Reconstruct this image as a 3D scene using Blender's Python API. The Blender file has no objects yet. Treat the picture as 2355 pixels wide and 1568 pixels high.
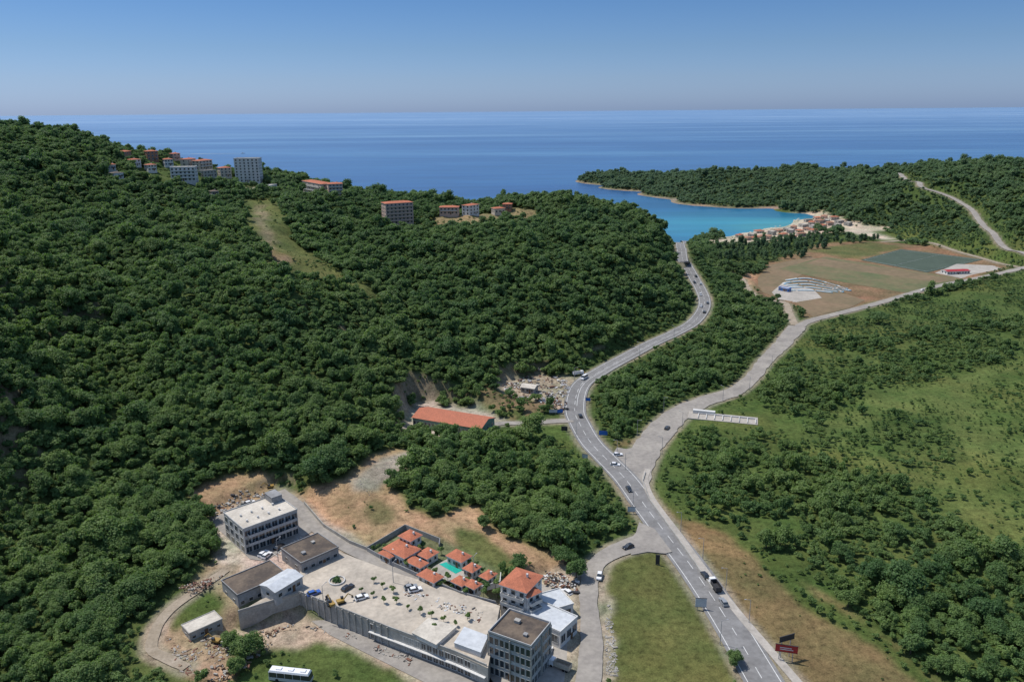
import bpy, math, random
import numpy as np
from mathutils import Matrix, Vector
random.seed(7); rng=np.random.default_rng(7)
scene=bpy.context.scene
COL=scene.collection
# ------------------------------------------------------------ camera
f=1830.0; CZ=150.0
p=math.radians(16.19); r=math.radians(0.486)
F=np.array([0,math.cos(p),-math.sin(p)]); R0=np.array([1.,0,0]); U0=np.array([0,math.sin(p),math.cos(p)])
U=math.cos(r)*U0+math.sin(r)*R0; Rr=math.cos(r)*R0-math.sin(r)*U0
cam=bpy.data.cameras.new("camera"); co=bpy.data.objects.new("camera",cam); COL.objects.link(co)
cam.lens=36*f/2355; cam.sensor_width=36; cam.clip_start=1; cam.clip_end=250000
co.matrix_world=Matrix(((Rr[0],U[0],-F[0],0),(Rr[1],U[1],-F[1],0),(Rr[2],U[2],-F[2],CZ),(0,0,0,1)))
scene.camera=co
def rayd(u,v): return F+(u-1177.5)/f*Rr+(784-v)/f*U
def G(u,v,z):
    d=rayd(u,v); t=(z-CZ)/d[2]; return np.array([d[0]*t,d[1]*t,z])
def project(x,y,z):
    P=np.stack([x,y,z-CZ],-1); D=P@F
    return 1177.5+f*(P@Rr)/D, 784-f*(P@U)/D, D
# ------------------------------------------------------------ noise
def vnoise(x,y,s=0):
    xi=np.floor(x); yi=np.floor(y); fx=x-xi; fy=y-yi
    fx=fx*fx*(3-2*fx); fy=fy*fy*(3-2*fy)
    def h(a,b):
        n=np.sin(a*127.1+b*311.7+s*74.7)*43758.5453
        return n-np.floor(n)
    return (h(xi,yi)*(1-fx)+h(xi+1,yi)*fx)*(1-fy)+(h(xi,yi+1)*(1-fx)+h(xi+1,yi+1)*fx)*fy
def fbm(x,y,s=0,o=3):
    t=0;a=.5;n=0
    for i in range(o):
        t=t+a*vnoise(x*2**i,y*2**i,s+i); n+=a; a*=.5
    return t/n
# ------------------------------------------------------------ terrain
SEA=-9.0
def fl(y): return -max(0,y-400)*0.009
ctrl=[]
def cp(u,v,z): 
    g=G(u,v,z); ctrl.append((g[0],g[1],z))
for q in [ # left hill
 (0,292,140),(100,312,132),(200,328,125),(290,350,115),(360,366,108),(450,380,101),(560,402,91),(640,412,87),(720,432,82),(850,450,75),(1000,468,68),(1150,475,65),
 (1250,468,70),(1330,466,72),(1430,487,64),(1500,519,53),
 (420,418,94),(570,424,86),(700,445,79),(770,455,77),(920,520,62),(1035,498,62),(1100,492,63),(1160,492,63),(1230,500,62),
 (0,500,90),(0,800,50),(0,1100,25),(0,1400,8),(0,1568,3),(-250,900,60),(-200,500,110),
 (300,500,80),(300,700,52),(300,950,24),(300,1200,9),(300,1400,4),
 (600,500,74),(600,600,60),(600,800,35),(600,1000,18),(560,1080,9),(700,520,68),(800,620,50),(700,700,47),(760,560,56),
 (900,650,42),(900,800,22),(900,900,15),(960,910,11),(940,960,4),(1100,650,40),(1100,800,18),(1130,860,10),(1200,900,6),
 (1200,560,58),(1330,600,45),(1330,750,22),(1290,850,6),(1500,650,28),(1480,740,12),(1400,560,56),(1420,680,30),
 (450,800,43),(450,1000,20),(430,1120,10),(760,950,17),(760,1060,10),(860,1045,9),(950,1060,7),(850,1150,6),
 (1558,548,25),(1568,575,23.5),(1578,605,22),(1600,655,18.5),(1618,700,15.5),(1595,735,13),(1540,772,10.5),(1450,818,8),(1380,856,5.5),(1330,900,3.5),(1322,940,2.3),(1335,985,1.2),
 (1600,568,8),(1640,620,6),(1680,700,5),(1650,780,3),(1550,850,2),(1450,900,1.5),(1420,970,1),(1600,548,3),
 (1700,800,0),(1640,880,0),(1750,740,-1),
 (1100,1000,3),(1200,1050,2.5),(1300,1100,1.5),(1100,1130,5),(1000,1150,5.5),(1300,1250,1.5),(1200,1250,3.5),(1340,1200,1),
 (1440,1100,0),(1500,1200,0),(1560,1000,0),(1600,1300,0),(1700,1568,0),(1400,1500,0),(1200,1580,0),(900,1540,0),(700,1500,0),(500,1490,2),(400,1480,3),(300,1540,4),(150,1480,6),(430,1300,7),(470,1200,8),
 (700,1200,5),(600,1280,5),(900,1250,5),(1100,1350,4.5),(800,1320,5),
 # shores
 (1640,546,-9),(1700,536,-9),(1760,526,-9),(1820,506,-9),(1855,490,-9),(1800,479,-9),(1700,470,-9),(1600,460,-9),(1500,442,-9),(1400,428,-9),(1325,416,-9),
 (1700,464,-1),(1600,454,-1),(1500,437,-2),(1400,424,-3),(1820,474,0),
 (1350,404,3),(1400,400,9),(1500,407,12),(1600,403,24),(1700,399,28),(1800,395,33),(1900,397,38),(2000,405,42),(2090,418,43),
 (1900,470,5),(2000,480,12),(1940,498,-6),(2040,515,-5),(2120,540,-4),(2150,520,6),
 (2120,422,46),(2200,396,60),(2300,386,67),(2355,386,70),(2105,420,44),(2150,441,38),(2235,487,25),(2290,548,12),(2355,580,8),(2355,480,38),(2200,540,2),(2300,585,-3),(2500,480,50),(2500,600,0),
 (1700,548,-7.6),(1780,535,-7.6),(1850,512,-7.6),(1890,500,-7.4)]: cp(*q)
for u,v in [(1700,1450),(1900,1300),(2200,1400),(2355,1000),(2000,900),(2100,750),(2355,650),(1850,640),(2100,600),(2000,560),(1800,570),(1700,590),(2200,1150),(2600,900),(2355,1568),(2600,1400),(1850,800),(1900,1050),(2355,800),(1900,535)]:
    g=G(u,v,0); z=fl(g[1]); cp(u,v,z)
for u,v in [(1480,470),(1550,500),(1610,525),(1700,505),(1780,490),(1400,450),(1350,440),(1650,485)]: 
    g=G(u,v,SEA); ctrl.append((g[0],g[1],-19))
ctrl+=[(-800,600,160),(-700,950,60),(-450,980,40),(-300,950,30),(-150,900,25),(0,880,25),(80,860,22),(150,860,2),(-900,1300,-40),(-700,1200,-30),(-300,1100,-30),(-100,1020,-28),(50,980,-25),(150,960,-20),
 (-400,1600,-50),(0,1400,-40),(0,2000,-50),(200,2100,-40),(450,1900,-35),(650,1800,-35),(850,1650,-35),(1000,1600,-35),(1300,1500,-20),(600,2400,-50),(1500,2200,-50),(-1000,2400,-60),(1900,2500,-60),(1150,1250,40),(160,1950,-25),(100,1800,-30),
 (0,0,0),(200,50,0),(-250,50,6),(-200,150,8),(0,120,0),(400,150,0)]
C=np.array(ctrl); 
def phi(r): return r**1.4
sc_=100.
Xc=C[:,:2]/sc_; n=len(C)
A_=phi(np.linalg.norm(Xc[:,None]-Xc[None],axis=2))-np.eye(n)*0.02
Pm=np.hstack([np.ones((n,1)),Xc]); K=np.block([[A_,Pm],[Pm.T,np.zeros((3,3))]])
sol=np.linalg.solve(K,np.concatenate([C[:,2],np.zeros(3)]))
ys=[-150.,-80.,-20.,30.]; y=60.
while y<2700: ys.append(y); y+=min(14,max(1.3,0.0055*y))
YS=np.array(ys); NY=len(YS); NX=520
def wid(y): return 120+0.78*np.maximum(y,-60)
SX=np.linspace(-1,1,NX)
GX=SX[None]*wid(YS)[:,None]; GY=np.repeat(YS[:,None],NX,1)
fx=GX.ravel()/sc_; fy=GY.ravel()/sc_
HH=sol[n]+sol[n+1]*fx+sol[n+2]*fy
for i in range(n): HH=HH+sol[i]*phi(np.hypot(fx-Xc[i,0],fy-Xc[i,1]))
HH=HH.reshape(NY,NX)
hill=np.clip((HH-4)/20,0,1)
HH+=hill*((fbm(GX/45,GY/45,3)-.5)*15+(fbm(GX/12,GY/12,9)-.5)*4)
HH+=(fbm(GX/25,GY/25,5)-.5)*0.9*np.clip(1-hill,0,1)
HH=np.maximum(HH,-60)
def H(x,y):
    x=np.asarray(x,float); y=np.asarray(y,float)
    ri=np.clip(np.interp(y,YS,np.arange(NY)),0,NY-1.001); ci=np.clip((x/wid(y)+1)/2*(NX-1),0,NX-1.001)
    a=ri.astype(int); b=ci.astype(int); fa=ri-a; fb=ci-b
    return (HH[a,b]*(1-fb)+HH[a,b+1]*fb)*(1-fa)+(HH[a+1,b]*(1-fb)+HH[a+1,b+1]*fb)*fa
TT=np.concatenate([np.arange(80,900,1.0),np.arange(900,2600,4.0)])
def S(u,v):
    d=rayd(u,v); x=d[0]*TT; y=d[1]*TT; z=CZ+d[2]*TT
    g=z-H(x,y); k=np.argmax(g<0)
    if g[k]>=0: 
        q=G(u,v,SEA) if d[2]<-0.01 else d*800+np.array([0,0,CZ]); return np.array([q[0],q[1],float(H(q[0],q[1]))])
    k=max(k,1); t=TT[k-1]+(TT[k]-TT[k-1])*g[k-1]/(g[k-1]-g[k]+1e-9)
    x,y=d[0]*t,d[1]*t
    return np.array([x,y,float(H(x,y))])
def inpoly(x,y,P):
    x=np.asarray(x); c=np.zeros(x.shape,bool); n=len(P)
    for i in range(n):
        x1,y1=P[i][:2]; x2,y2=P[(i+1)%n][:2]
        m=((y1>y)!=(y2>y))
        with np.errstate(all='ignore'): xx=(x2-x1)*(y-y1)/(y2-y1+1e-12)+x1
        c^=(m&(x<xx))
    return c
def polydist(x,y,P):
    d=np.full(np.shape(x),1e9)
    for i in range(len(P)):
        a=np.array(P[i][:2]); b=np.array(P[(i+1)%len(P)][:2]); ab=b-a
        t=np.clip(((x-a[0])*ab[0]+(y-a[1])*ab[1])/(ab@ab+1e-9),0,1)
        d=np.minimum(d,np.hypot(x-a[0]-t*ab[0],y-a[1]-t*ab[1]))
    return np.where(inpoly(x,y,P),0,d)
def pad(pix,z,blend=8):
    P=[G(u,v,z) for u,v in pix]
    P=np.array([q[:2] for q in P]); lo=P.min(0)-blend-3; hi=P.max(0)+blend+3
    m=(GX>lo[0])&(GX<hi[0])&(GY>lo[1])&(GY<hi[1])
    d=polydist(GX[m],GY[m],P); w=np.clip((d-0.8)/blend,0,1); w=w*w*(3-2*w)
    HH[m]=(z-0.12)*(1-w)+HH[m]*w
    return P
pad([(470,1190),(620,1130),(700,1160),(790,1250),(860,1255),(930,1210),(1030,1240),(1160,1330),(1190,1330),(1150,1400),(1050,1400),(900,1340),(690,1345),(560,1375),(500,1350),(500,1285),(475,1230)],5,7)
pad([(1140,1395),(1250,1330),(1335,1370),(1340,1568),(1000,1568),(700,1480),(690,1420),(560,1470),(545,1480),(540,1450)],0,5)
pad([(940,985),(960,925),(1060,930),(1150,965),(1140,995),(1110,1012)],2,9)
pad([(1160,880),(1250,860),(1310,880),(1305,950),(1250,930),(1170,905)],3.5,9)
pad([(1585,945),(1640,930),(1760,960),(1750,985),(1600,975)],0.3,5)
pad([(1735,640),(1765,608),(1890,565),(2020,557),(2180,577),(2330,610),(2180,652),(2040,685),(1960,708),(1875,730),(1820,700),(1740,670)],-4,20)
# ------------------------------------------------------------ roads geometry
def spline(P,step=1.6):
    P=np.array(P,float); out=[]
    Q=np.vstack([2*P[0]-P[1],P,2*P[-1]-P[-2]])
    for i in range(1,len(Q)-2):
        L=np.linalg.norm(Q[i+1]-Q[i]); m=max(2,int(L/step))
        for k in range(m):
            t=k/m
            out.append(.5*((2*Q[i])+(-Q[i-1]+Q[i+1])*t+(2*Q[i-1]-5*Q[i]+4*Q[i+1]-Q[i+2])*t*t+(-Q[i-1]+3*Q[i]-3*Q[i+1]+Q[i+2])*t**3))
    out.append(P[-1]); return np.array(out)
ROADS={}
roadmask=np.full(GX.shape,1e9); treemask=np.full(GX.shape,1e9)
def road(key,pix,hw,blend=10,extra=None,smooth=15,clear=0):
    P=[S(u,v)[:2] for u,v in pix]
    if extra: P+= [np.array(e) for e in extra]
    X=spline(P); z=H(X[:,0],X[:,1])+0.25
    k=smooth; zp=np.pad(z,(k,k),mode='edge'); z=np.convolve(zp,np.ones(2*k+1)/(2*k+1),'valid')
    pts=np.column_stack([X,z]); n=len(pts)
    hwf=np.interp(np.linspace(0,1,n),np.linspace(0,1,len(hw)),hw) if isinstance(hw,(list,tuple)) else np.full(n,hw)
    best=np.full(GX.shape,1e9); bz=np.zeros(GX.shape)
    for i in range(0,n,24):
        q=pts[i:i+24]; mg=hwf.max()+blend+14
        m=(GX>q[:,0].min()-mg)&(GX<q[:,0].max()+mg)&(GY>q[:,1].min()-mg)&(GY<q[:,1].max()+mg)
        if not m.any(): continue
        d=np.hypot(GX[m][:,None]-q[None,:,0],GY[m][:,None]-q[None,:,1]); dd=d-hwf[i:i+24][None]
        j=dd.argmin(1); dm=dd[np.arange(len(j)),j]
        b=best[m]; zz=bz[m]; up=dm<b; b[up]=dm[up]; zz[up]=q[j,2][up]; best[m]=b; bz[m]=zz
    cell=np.maximum(1.3,0.0055*GY)
    w=np.clip((best-cell*1.2)/blend,0,1); w=w*w*(3-2*w)
    HH[:]=np.where(best<1e8,(bz-0.25)*(1-w)+HH*w,HH)
    np.minimum(roadmask,best,out=roadmask); np.minimum(treemask,best-clear,out=treemask)
    ROADS[key]=(pts,hwf); return pts
road('main',[(1790,1620),(1757,1568),(1690,1455),(1640,1375),(1590,1303),(1540,1238),(1490,1172),(1440,1105),(1400,1062),(1360,1020),(1335,980),(1322,940),(1335,890),(1380,855),(1450,817),(1540,772),(1595,738),(1620,702),(1612,668),(1592,635),(1578,605),(1568,575),(1560,550)],[5.6,5.6,4.6,4.5,4.4,4.4,4.4],12,
     extra=[(193,860),(185,930)],clear=.8)
road('valley',[(1462,1125),(1470,1080),(1490,1030),(1525,985),(1570,945),(1630,920),(1690,900),(1730,868),(1762,828),(1800,790),(1835,752)],[5,6.5,7,6,4.6,4.2,5,5.5,6],8,clear=.2)
road('field',[(1830,755),(1870,737),(1950,716),(2040,692),(2150,660),(2250,640),(2355,616),(2450,600)],3.4,8,clear=1.2)
road('camp',[(1828,748),(1815,718),(1805,700),(1770,692),(1735,678),(1705,640)],2.8,6)
road('side',[(1520,1243),(1480,1248),(1440,1258),(1400,1275),(1368,1300),(1354,1345),(1356,1420),(1360,1500),(1352,1568),(1345,1620)],[5.5,4.2,3.2,3,3,3.2,3.5,4],6)
road('ware',[(1318,968),(1270,970),(1200,972),(1150,975),(1120,985)],2.3,5,clear=1)
road('access',[(640,1130),(690,1168),(740,1222),(800,1258),(880,1296),(960,1338),(1050,1372),(1140,1402)],2.8,5,smooth=8)
road('hillroad',[(2420,610),(2355,578),(2295,547),(2255,513),(2238,487),(2205,464),(2150,441),(2118,430),(2106,419)],3.4,12,extra=[(620,1330)],clear=4)
road('beachtrack',[(2345,612),(2250,592),(2180,572),(2100,554),(2025,556)],2.6,6,clear=2)
road('dirt',[(520,1310),(460,1350),(400,1395),(362,1440),(348,1490),(385,1515),(430,1540)],1.7,5,clear=.6)
road('path',[(1490,1080),(1484,1105),(1500,1148),(1562,1232),(1625,1320),(1705,1420),(1800,1530),(1860,1600)],1.3,3,smooth=8)
# ------------------------------------------------------------ zones: (pixel polygon, colour, tree density, tree scale)
def W(P): return [S(u,v)[:2] for u,v in P]
GRASS=(.072,.105,.030); LGRASS=(.090,.125,.038); DIRT=(.33,.225,.14); BROWN=(.16,.125,.062); SAND=(.46,.40,.32); GRAV=(.37,.33,.28); FLOOR=(.060,.090,.028); SCRUB=(.064,.098,.029)
Z=[
 ([(1475,1040),(1560,940),(1700,905),(1860,745),(2355,625),(2900,560),(2900,1700),(1850,1700),(1620,1300),(1500,1150)],GRASS,.6,.42),
 ([(1860,745),(2355,640),(2700,600),(2700,760),(2355,770),(2100,760),(1950,760),(1850,790)],SCRUB,.62,.42),
 ([(1720,905),(1800,820),(1900,780),(2100,770),(2355,735),(2600,720),(2600,830),(2355,815),(2150,870),(1960,930),(1830,985),(1740,950)],SCRUB,.8,.66),
 ([(1900,960),(2150,880),(2355,825),(2600,830),(2700,1230),(2355,1240),(2150,1150),(1950,1040),(1850,1020)],LGRASS,.5,.27),
 ([(1850,980),(1950,985),(2080,940),(2160,960),(2240,1060),(2100,1080),(1980,1030),(1880,1030)],SCRUB,.62,.42),
 ([(2230,900),(2355,850),(2500,850),(2500,1000),(2355,1010),(2260,960)],GRASS,.5,.34),
 ([(2150,1080),(2300,1060),(2450,1100),(2450,1180),(2250,1150)],GRASS,.6,.32),
 ([(1505,1060),(1545,1000),(1600,985),(1760,1000),(1900,1060),(2050,1110),(2230,1200),(2355,1270),(2700,1400),(2700,1700),(2190,1700),(2100,1520),(2000,1440),(1880,1370),(1780,1270),(1620,1210),(1520,1130)],SCRUB,.84,.78),
 ([(2100,1150),(2220,1180),(2355,1240),(2355,1290),(2230,1230)],LGRASS,.3,.4),
 ([(1500,1130),(1560,1190),(1680,1232),(1770,1300),(1850,1345),(1960,1405),(2060,1480),(2150,1568),(2200,1640),(1850,1640),(1700,1420),(1560,1235)],BROWN,.04,.2),
 ([(1700,1235),(1780,1290),(1870,1370),(1990,1430),(2110,1530),(2160,1600),(2130,1600),(2040,1500),(1850,1400),(1750,1310)],GRASS,.75,.34),
 ([(1410,1290),(1500,1268),(1545,1300),(1600,1380),(1660,1465),(1690,1520),(1700,1640),(1430,1640),(1400,1480),(1388,1350)],(.092,.104,.036),0,.4),
 ([(1735,635),(1765,605),(1890,560),(2020,553),(2180,573),(2335,612),(2180,656),(2040,690),(1960,712),(1865,735),(1820,705),(1735,672)],(.19,.13,.08),0,.4),
 ([(1860,577),(2000,556),(2080,568),(1975,598)],(.10,.11,.045),0,.4),
 ([(1600,552),(1640,552),(1700,550),(1900,540),(2020,530),(2030,555),(1890,560),(1765,603),(1700,620),(1650,610)],SCRUB,.8,.6),
 ([(1620,560),(1690,543),(1780,530),(1850,505),(1850,488),(1900,488),(1950,510),(2045,520),(2040,530),(1950,530),(1850,545),(1700,560)],SAND,0.06,.5),
 ([(2030,555),(2180,568),(2340,610),(2355,590),(2200,545),(2050,522)],GRASS,.9,.6),
 ([(1690,640),(1740,625),(1730,675),(1700,660)],DIRT,0,.4),
 # hillside clearing
 ([(555,460),(625,455),(650,500),(700,570),(770,620),(860,672),(905,705),(850,690),(770,655),(700,640),(650,635),(610,590),(575,530)],(.095,.115,.040),.34,.3),
 ([(580,475),(605,475),(630,560),(660,605),(640,610),(605,560)],(.19,.165,.105),.12,.22),
 ([(960,520),(1000,500),(1180,478),(1240,486),(1215,512),(1120,520),(1020,525)],(.22,.18,.10),.2,.35),
 ([(540,430),(625,420),(635,440),(560,448)],(.28,.25,.19),.2,.35),
 ([(300,395),(380,385),(540,395),(530,425),(440,432),(300,410)],GRASS,.45,.45),
 # near dirt
 ([(430,1130),(520,1095),(600,1080),(700,1130),(800,1100),(860,1040),(900,1032),(985,1040),(975,1060),(915,1090),(900,1110),(935,1165),(1000,1190),(1100,1160),(1130,1200),(1180,1240),(1290,1270),(1310,1330),(1190,1330),(1030,1245),(930,1212),(860,1262),(700,1170),(560,1260),(480,1190)],DIRT,0.03,.25),
 ([(1045,1210),(1105,1222),(1185,1298),(1165,1325),(1050,1260)],(.10,.115,.042),0,.4),
 ([(835,1155),(880,1148),(905,1190),(865,1210)],(.16,.135,.07),.12,.25),
 ([(740,1150),(800,1140),(840,1200),(800,1225)],(.26,.185,.11),.06,.22),
 ([(810,1110),(880,1050),(950,1040),(960,1055),(900,1105),(870,1130),(815,1130)],(.30,.27,.23),0,.4),
 ([(480,1195),(560,1150),(690,1160),(860,1262),(700,1345),(560,1400),(490,1370),(500,1300),(478,1235)],GRAV,0,.4),
 ([(480,1290),(560,1300),(540,1470),(520,1568),(430,1568),(330,1500),(350,1440),(420,1380)],(.28,.22,.15),.06,.3),
 ([(400,1400),(480,1350),(520,1380),(510,1430),(430,1440),(390,1450)],GRASS,.4,.3),
 ([(600,1470),(690,1430),(760,1460),(900,1530),(1050,1590),(1050,1700),(450,1700),(520,1568)],SCRUB,.5,.32),
 ([(690,1405),(900,1480),(1130,1568),(1350,1600),(1350,1300),(1200,1320),(1140,1400),(1000,1640),(900,1540),(750,1470),(560,1500),(540,1450)],(.38,.32,.25),0,.4),
 ([(850,1262),(930,1212),(1030,1245),(1160,1330),(1150,1395),(1000,1345)],(.13,.15,.08),0,.4),
 ([(930,985),(950,930),(1000,920),(1080,935),(1160,965),(1140,1000),(1110,1015)],GRAV,0,.4),
 ([(935,880),(1000,865),(1000,895),(960,925),(935,945)],(.22,.20,.17),.35,.35),
 ([(1110,890),(1260,930),(1250,960),(1160,955),(1100,930)],(.20,.14,.085),.4,.4),
 ([(1145,875),(1240,850),(1330,870),(1318,960),(1260,935),(1160,905)],(.30,.26,.2),0,.4),
 ([(1130,985),(1310,975),(1330,1010),(1345,1080),(1240,1020),(1150,1010)],GRASS,.6,.5),
 ([(1385,1010),(1480,1005),(1465,1030),(1400,1028)],BROWN,.2,.35),
 ([(1560,970),(1600,930),(1750,935),(1850,960),(1830,990),(1600,985)],GRASS,.2,.3),
 ([(1385,1300),(1405,1290),(1400,1360),(1415,1480),(1420,1560),(1385,1560)],(.38,.33,.26),0,.4),
]
ZW=[(W(P),c,d,s) for P,c,d,s in Z]
FOOT=[np.array([G(u,v,4)[:2] for u,v in [(545,1350),(690,1290),(780,1255),(860,1262),(1150,1385),(1350,1300),(1345,1640),(1000,1640),(690,1460),(545,1480)]])]
colr=np.zeros(GX.shape+(3,)); colr[:]=FLOOR
def jit(x,y):
    ja=np.where(y<330,6,18)
    return x+(fbm(x/9,y/9,21)-.5)*ja, y+(fbm(x/9,y/9,22)-.5)*ja
jx,jy=jit(GX,GY)
for P,c,d,s in ZW:
    P=np.array(P); m=(GX>P[:,0].min()-12)&(GX<P[:,0].max()+12)&(GY>P[:,1].min()-12)&(GY<P[:,1].max()+12)
    k=inpoly(jx[m],jy[m],P); t=colr[m]; t[k]=c; colr[m]=t
m=(HH<-7.4)&(GY>1300); colr[m]=(.24,.20,.16)
m=(HH<-8.2)&(GY<1250); colr[m]=(.4,.37,.3)
for _ in range(2):
    t=colr.copy(); t[1:-1,1:-1]=(colr[1:-1,1:-1]*2+colr[:-2,1:-1]+colr[2:,1:-1]+colr[1:-1,:-2]+colr[1:-1,2:])/6; colr=t
mot=fbm(GX/14,GY/14,61,4)[...,None]; mot2=fbm(GX/4,GY/4,62,3)[...,None]
colr=colr*(.60+.55*mot+.28*mot2)*(1+np.array([.5,.15,.2])*(np.clip(fbm(GX/40,GY/40,63)[...,None]-.5,0,1)*1.8))
w=np.clip(1-(roadmask-0.8)/2.0,0,1)[...,None]; w*= (roadmask<5)[...,None]
colr=colr*(1-w*.8)+np.array([.27,.24,.19])*w*.8
gy_,gx_=np.gradient(HH); slope=np.hypot(gx_/np.gradient(GX,axis=1),gy_/np.gradient(GY,axis=0))
m=(slope>0.9)&(GY<460); colr[m]=colr[m]*.45+np.array([.26,.20,.145])*.55
def terrain_density(x,y):
    x2,y2=jit(x,y)
    d=np.ones(x.shape); s=np.ones(x.shape)
    for P,c,dd,ss in ZW:
        k=inpoly(x2,y2,P); d[k]=dd; s[k]=ss
    return d,s
def gridsample(A,x,y):
    ri=np.clip(np.interp(y,YS,np.arange(NY)).round(),0,NY-1).astype(int); ci=np.clip(((x/wid(y)+1)/2*(NX-1)).round(),0,NX-1).astype(int)
    return A[ri,ci]
# ------------------------------------------------------------ materials
def newmat(name):
    m=bpy.data.materials.new(name); m.use_nodes=True; nt=m.node_tree
    return m,nt,nt.nodes['Principled BSDF']
def mixn(nt,a,b,fac,blend='MIX'):
    n=nt.nodes.new('ShaderNodeMix'); n.data_type='RGBA'; n.blend_type=blend
    for s,v in ((n.inputs[0],fac),(n.inputs[6],a),(n.inputs[7],b)):
        if hasattr(v,'is_output'): nt.links.new(v,s)
        else: s.default_value=v if not isinstance(v,tuple) else (v+(1,))[:4]
    return n.outputs[2]
def noise(nt,vec,scale,detail=4,rough=.55):
    n=nt.nodes.new('ShaderNodeTexNoise'); n.inputs['Scale'].default_value=scale; n.inputs['Detail'].default_value=detail; n.inputs['Roughness'].default_value=rough
    if vec is not None: nt.links.new(vec,n.inputs['Vector'])
    return n.outputs['Fac']
def ramp(nt,fac,stops):
    n=nt.nodes.new('ShaderNodeValToRGB'); e=n.color_ramp.elements
    while len(e)<len(stops): e.new(0.5)
    for i,(q,c) in enumerate(stops):
        e[i].position=q; e[i].color=(c,c,c,1) if not isinstance(c,tuple) else c+(1,)
    nt.links.new(fac,n.inputs[0]); return n.outputs[0]
def pos(nt): 
    g=nt.nodes.new('ShaderNodeNewGeometry'); return g.outputs['Position']
def ymap(nt,P,y0,y1,v0,v1):
    s=nt.nodes.new('ShaderNodeSeparateXYZ'); nt.links.new(P,s.inputs[0]); m=nt.nodes.new('ShaderNodeMapRange'); nt.links.new(s.outputs['Y'],m.inputs['Value'])
    for k,v in (('From Min',y0),('From Max',y1),('To Min',v0),('To Max',v1)): m.inputs[k].default_value=v
    return m.outputs[0]
def mapped(nt,P,s,rz):
    mp=nt.nodes.new('ShaderNodeMapping'); mp.inputs['Scale'].default_value=s; mp.inputs['Rotation'].default_value=(0,0,rz); nt.links.new(P,mp.inputs['Vector']); return mp.outputs[0]
MC={}
def M(name,c1,c2=None,scale=.6,rough=.85,spec=.3,metal=0,bump=0,lo=.35,hi=.65):
    if name in MC: return MC[name]
    m,nt,b=newmat(name); b.inputs['Roughness'].default_value=rough; b.inputs['Specular IOR Level'].default_value=spec; b.inputs['Metallic'].default_value=metal
    if c2 is None: c2=tuple(x*.75 for x in c1)
    P=pos(nt); n1=noise(nt,P,scale,6,.65); fac=ramp(nt,n1,[(lo,0.),(hi,1.)])
    col=mixn(nt,c1,c2,fac)
    n2=noise(nt,P,scale*7,3); col=mixn(nt,col,ramp(nt,n2,[(.3,.72),(.7,1.15)]),.6,'MULTIPLY')
    nt.links.new(col,b.inputs['Base Color'])
    MC[name]=m; return m
def tile(name,c1,c2):
    if name in MC: return MC[name]
    m,nt,b=newmat(name); b.inputs['Roughness'].default_value=.9; b.inputs['Specular IOR Level'].default_value=.15
    P=pos(nt); n1=noise(nt,P,.5,5,.6); n2=noise(nt,P,3.5,3,.6)
    col=mixn(nt,c1,c2,ramp(nt,n1,[(.35,0.),(.65,1.)])); col=mixn(nt,col,ramp(nt,n2,[(.3,.6),(.7,1.2)]),.8,'MULTIPLY')
    tc=nt.nodes.new('ShaderNodeTexCoord'); wv=nt.nodes.new('ShaderNodeTexWave'); wv.inputs['Scale'].default_value=1.0; wv.bands_direction='X'; wv.inputs['Distortion'].default_value=.3
    nt.links.new(tc.outputs['Object'],wv.inputs['Vector']); col=mixn(nt,col,ramp(nt,wv.outputs['Fac'],[(0.,.75),(.6,1.)]),.6,'MULTIPLY')
    nt.links.new(col,b.inputs['Base Color']); MC[name]=m; return m
m_conc=M('concrete',(.40,.385,.35),(.27,.26,.24),.25); m_white=M('white_plaster',(.66,.65,.62),(.52,.51,.49),.3); m_cream=M('cream_plaster',(.56,.49,.41),(.46,.40,.33),.3)
m_brick=M('orange_brick',(.38,.20,.13),(.30,.16,.10),.4); m_pink=M('salmon_plaster',(.52,.38,.31),(.44,.33,.27),.3); m_greywall=M('grey_render',(.30,.30,.30),(.22,.22,.22),.2); m_lgrey=M('light_grey_render',(.46,.46,.45),(.36,.36,.35),.2)
m_tile=tile('terracotta_tile',(.50,.175,.10),(.38,.14,.085)); m_tileo=tile('orange_tile',(.50,.18,.11),(.42,.16,.10))
m_moss=M('mossy_bitumen',(.15,.115,.085),(.075,.06,.05),.18,lo=.4,hi=.6); m_roofw=M('pale_roof_membrane',(.60,.55,.47),(.42,.38,.32),.15); m_metalw=M('white_sheet_metal',(.55,.57,.58),(.46,.48,.5),.1,rough=.5,spec=.5)
m_glass,nt,b=newmat('window_glass'); b.inputs['Base Color'].default_value=(.03,.04,.05,1); b.inputs['Roughness'].default_value=.12; b.inputs['Specular IOR Level'].default_value=.8
m_frame=M('window_frame',(.5,.5,.48),(.42,.42,.4),1); m_dframe=M('dark_window_frame',(.2,.2,.21),None,1); m_dark=M('dark_metal',(.05,.05,.055),None,1,rough=.5); m_wood=M('door_wood',(.16,.09,.05),None,1)
m_asph=M('asphalt',(.225,.22,.215),(.165,.16,.155),.10,rough=.9); m_asph2=M('worn_pale_asphalt',(.34,.31,.27),(.225,.205,.185),.09,rough=.9,lo=.3,hi=.7); m_dirt=M('dirt_road',(.36,.30,.23),(.26,.21,.15),.2)
m_line=M('road_paint',(.7,.7,.68),(.5,.5,.48),.6); m_pave=M('paving',(.44,.40,.35),(.30,.275,.24),.12,lo=.3,hi=.7); m_deck=M('dusty_concrete_deck',(.54,.47,.38),(.33,.29,.24),.10,lo=.3,hi=.7)
m_pitch=M('artificial_turf',(.065,.09,.065),(.055,.078,.055),.05); m_gfield=M('dry_grass_field',(.105,.12,.05),(.17,.135,.07),.03,lo=.4,hi=.62); m_bfield=M('bare_brown_field',(.21,.145,.085),(.15,.12,.065),.03,lo=.35,hi=.65)
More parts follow.
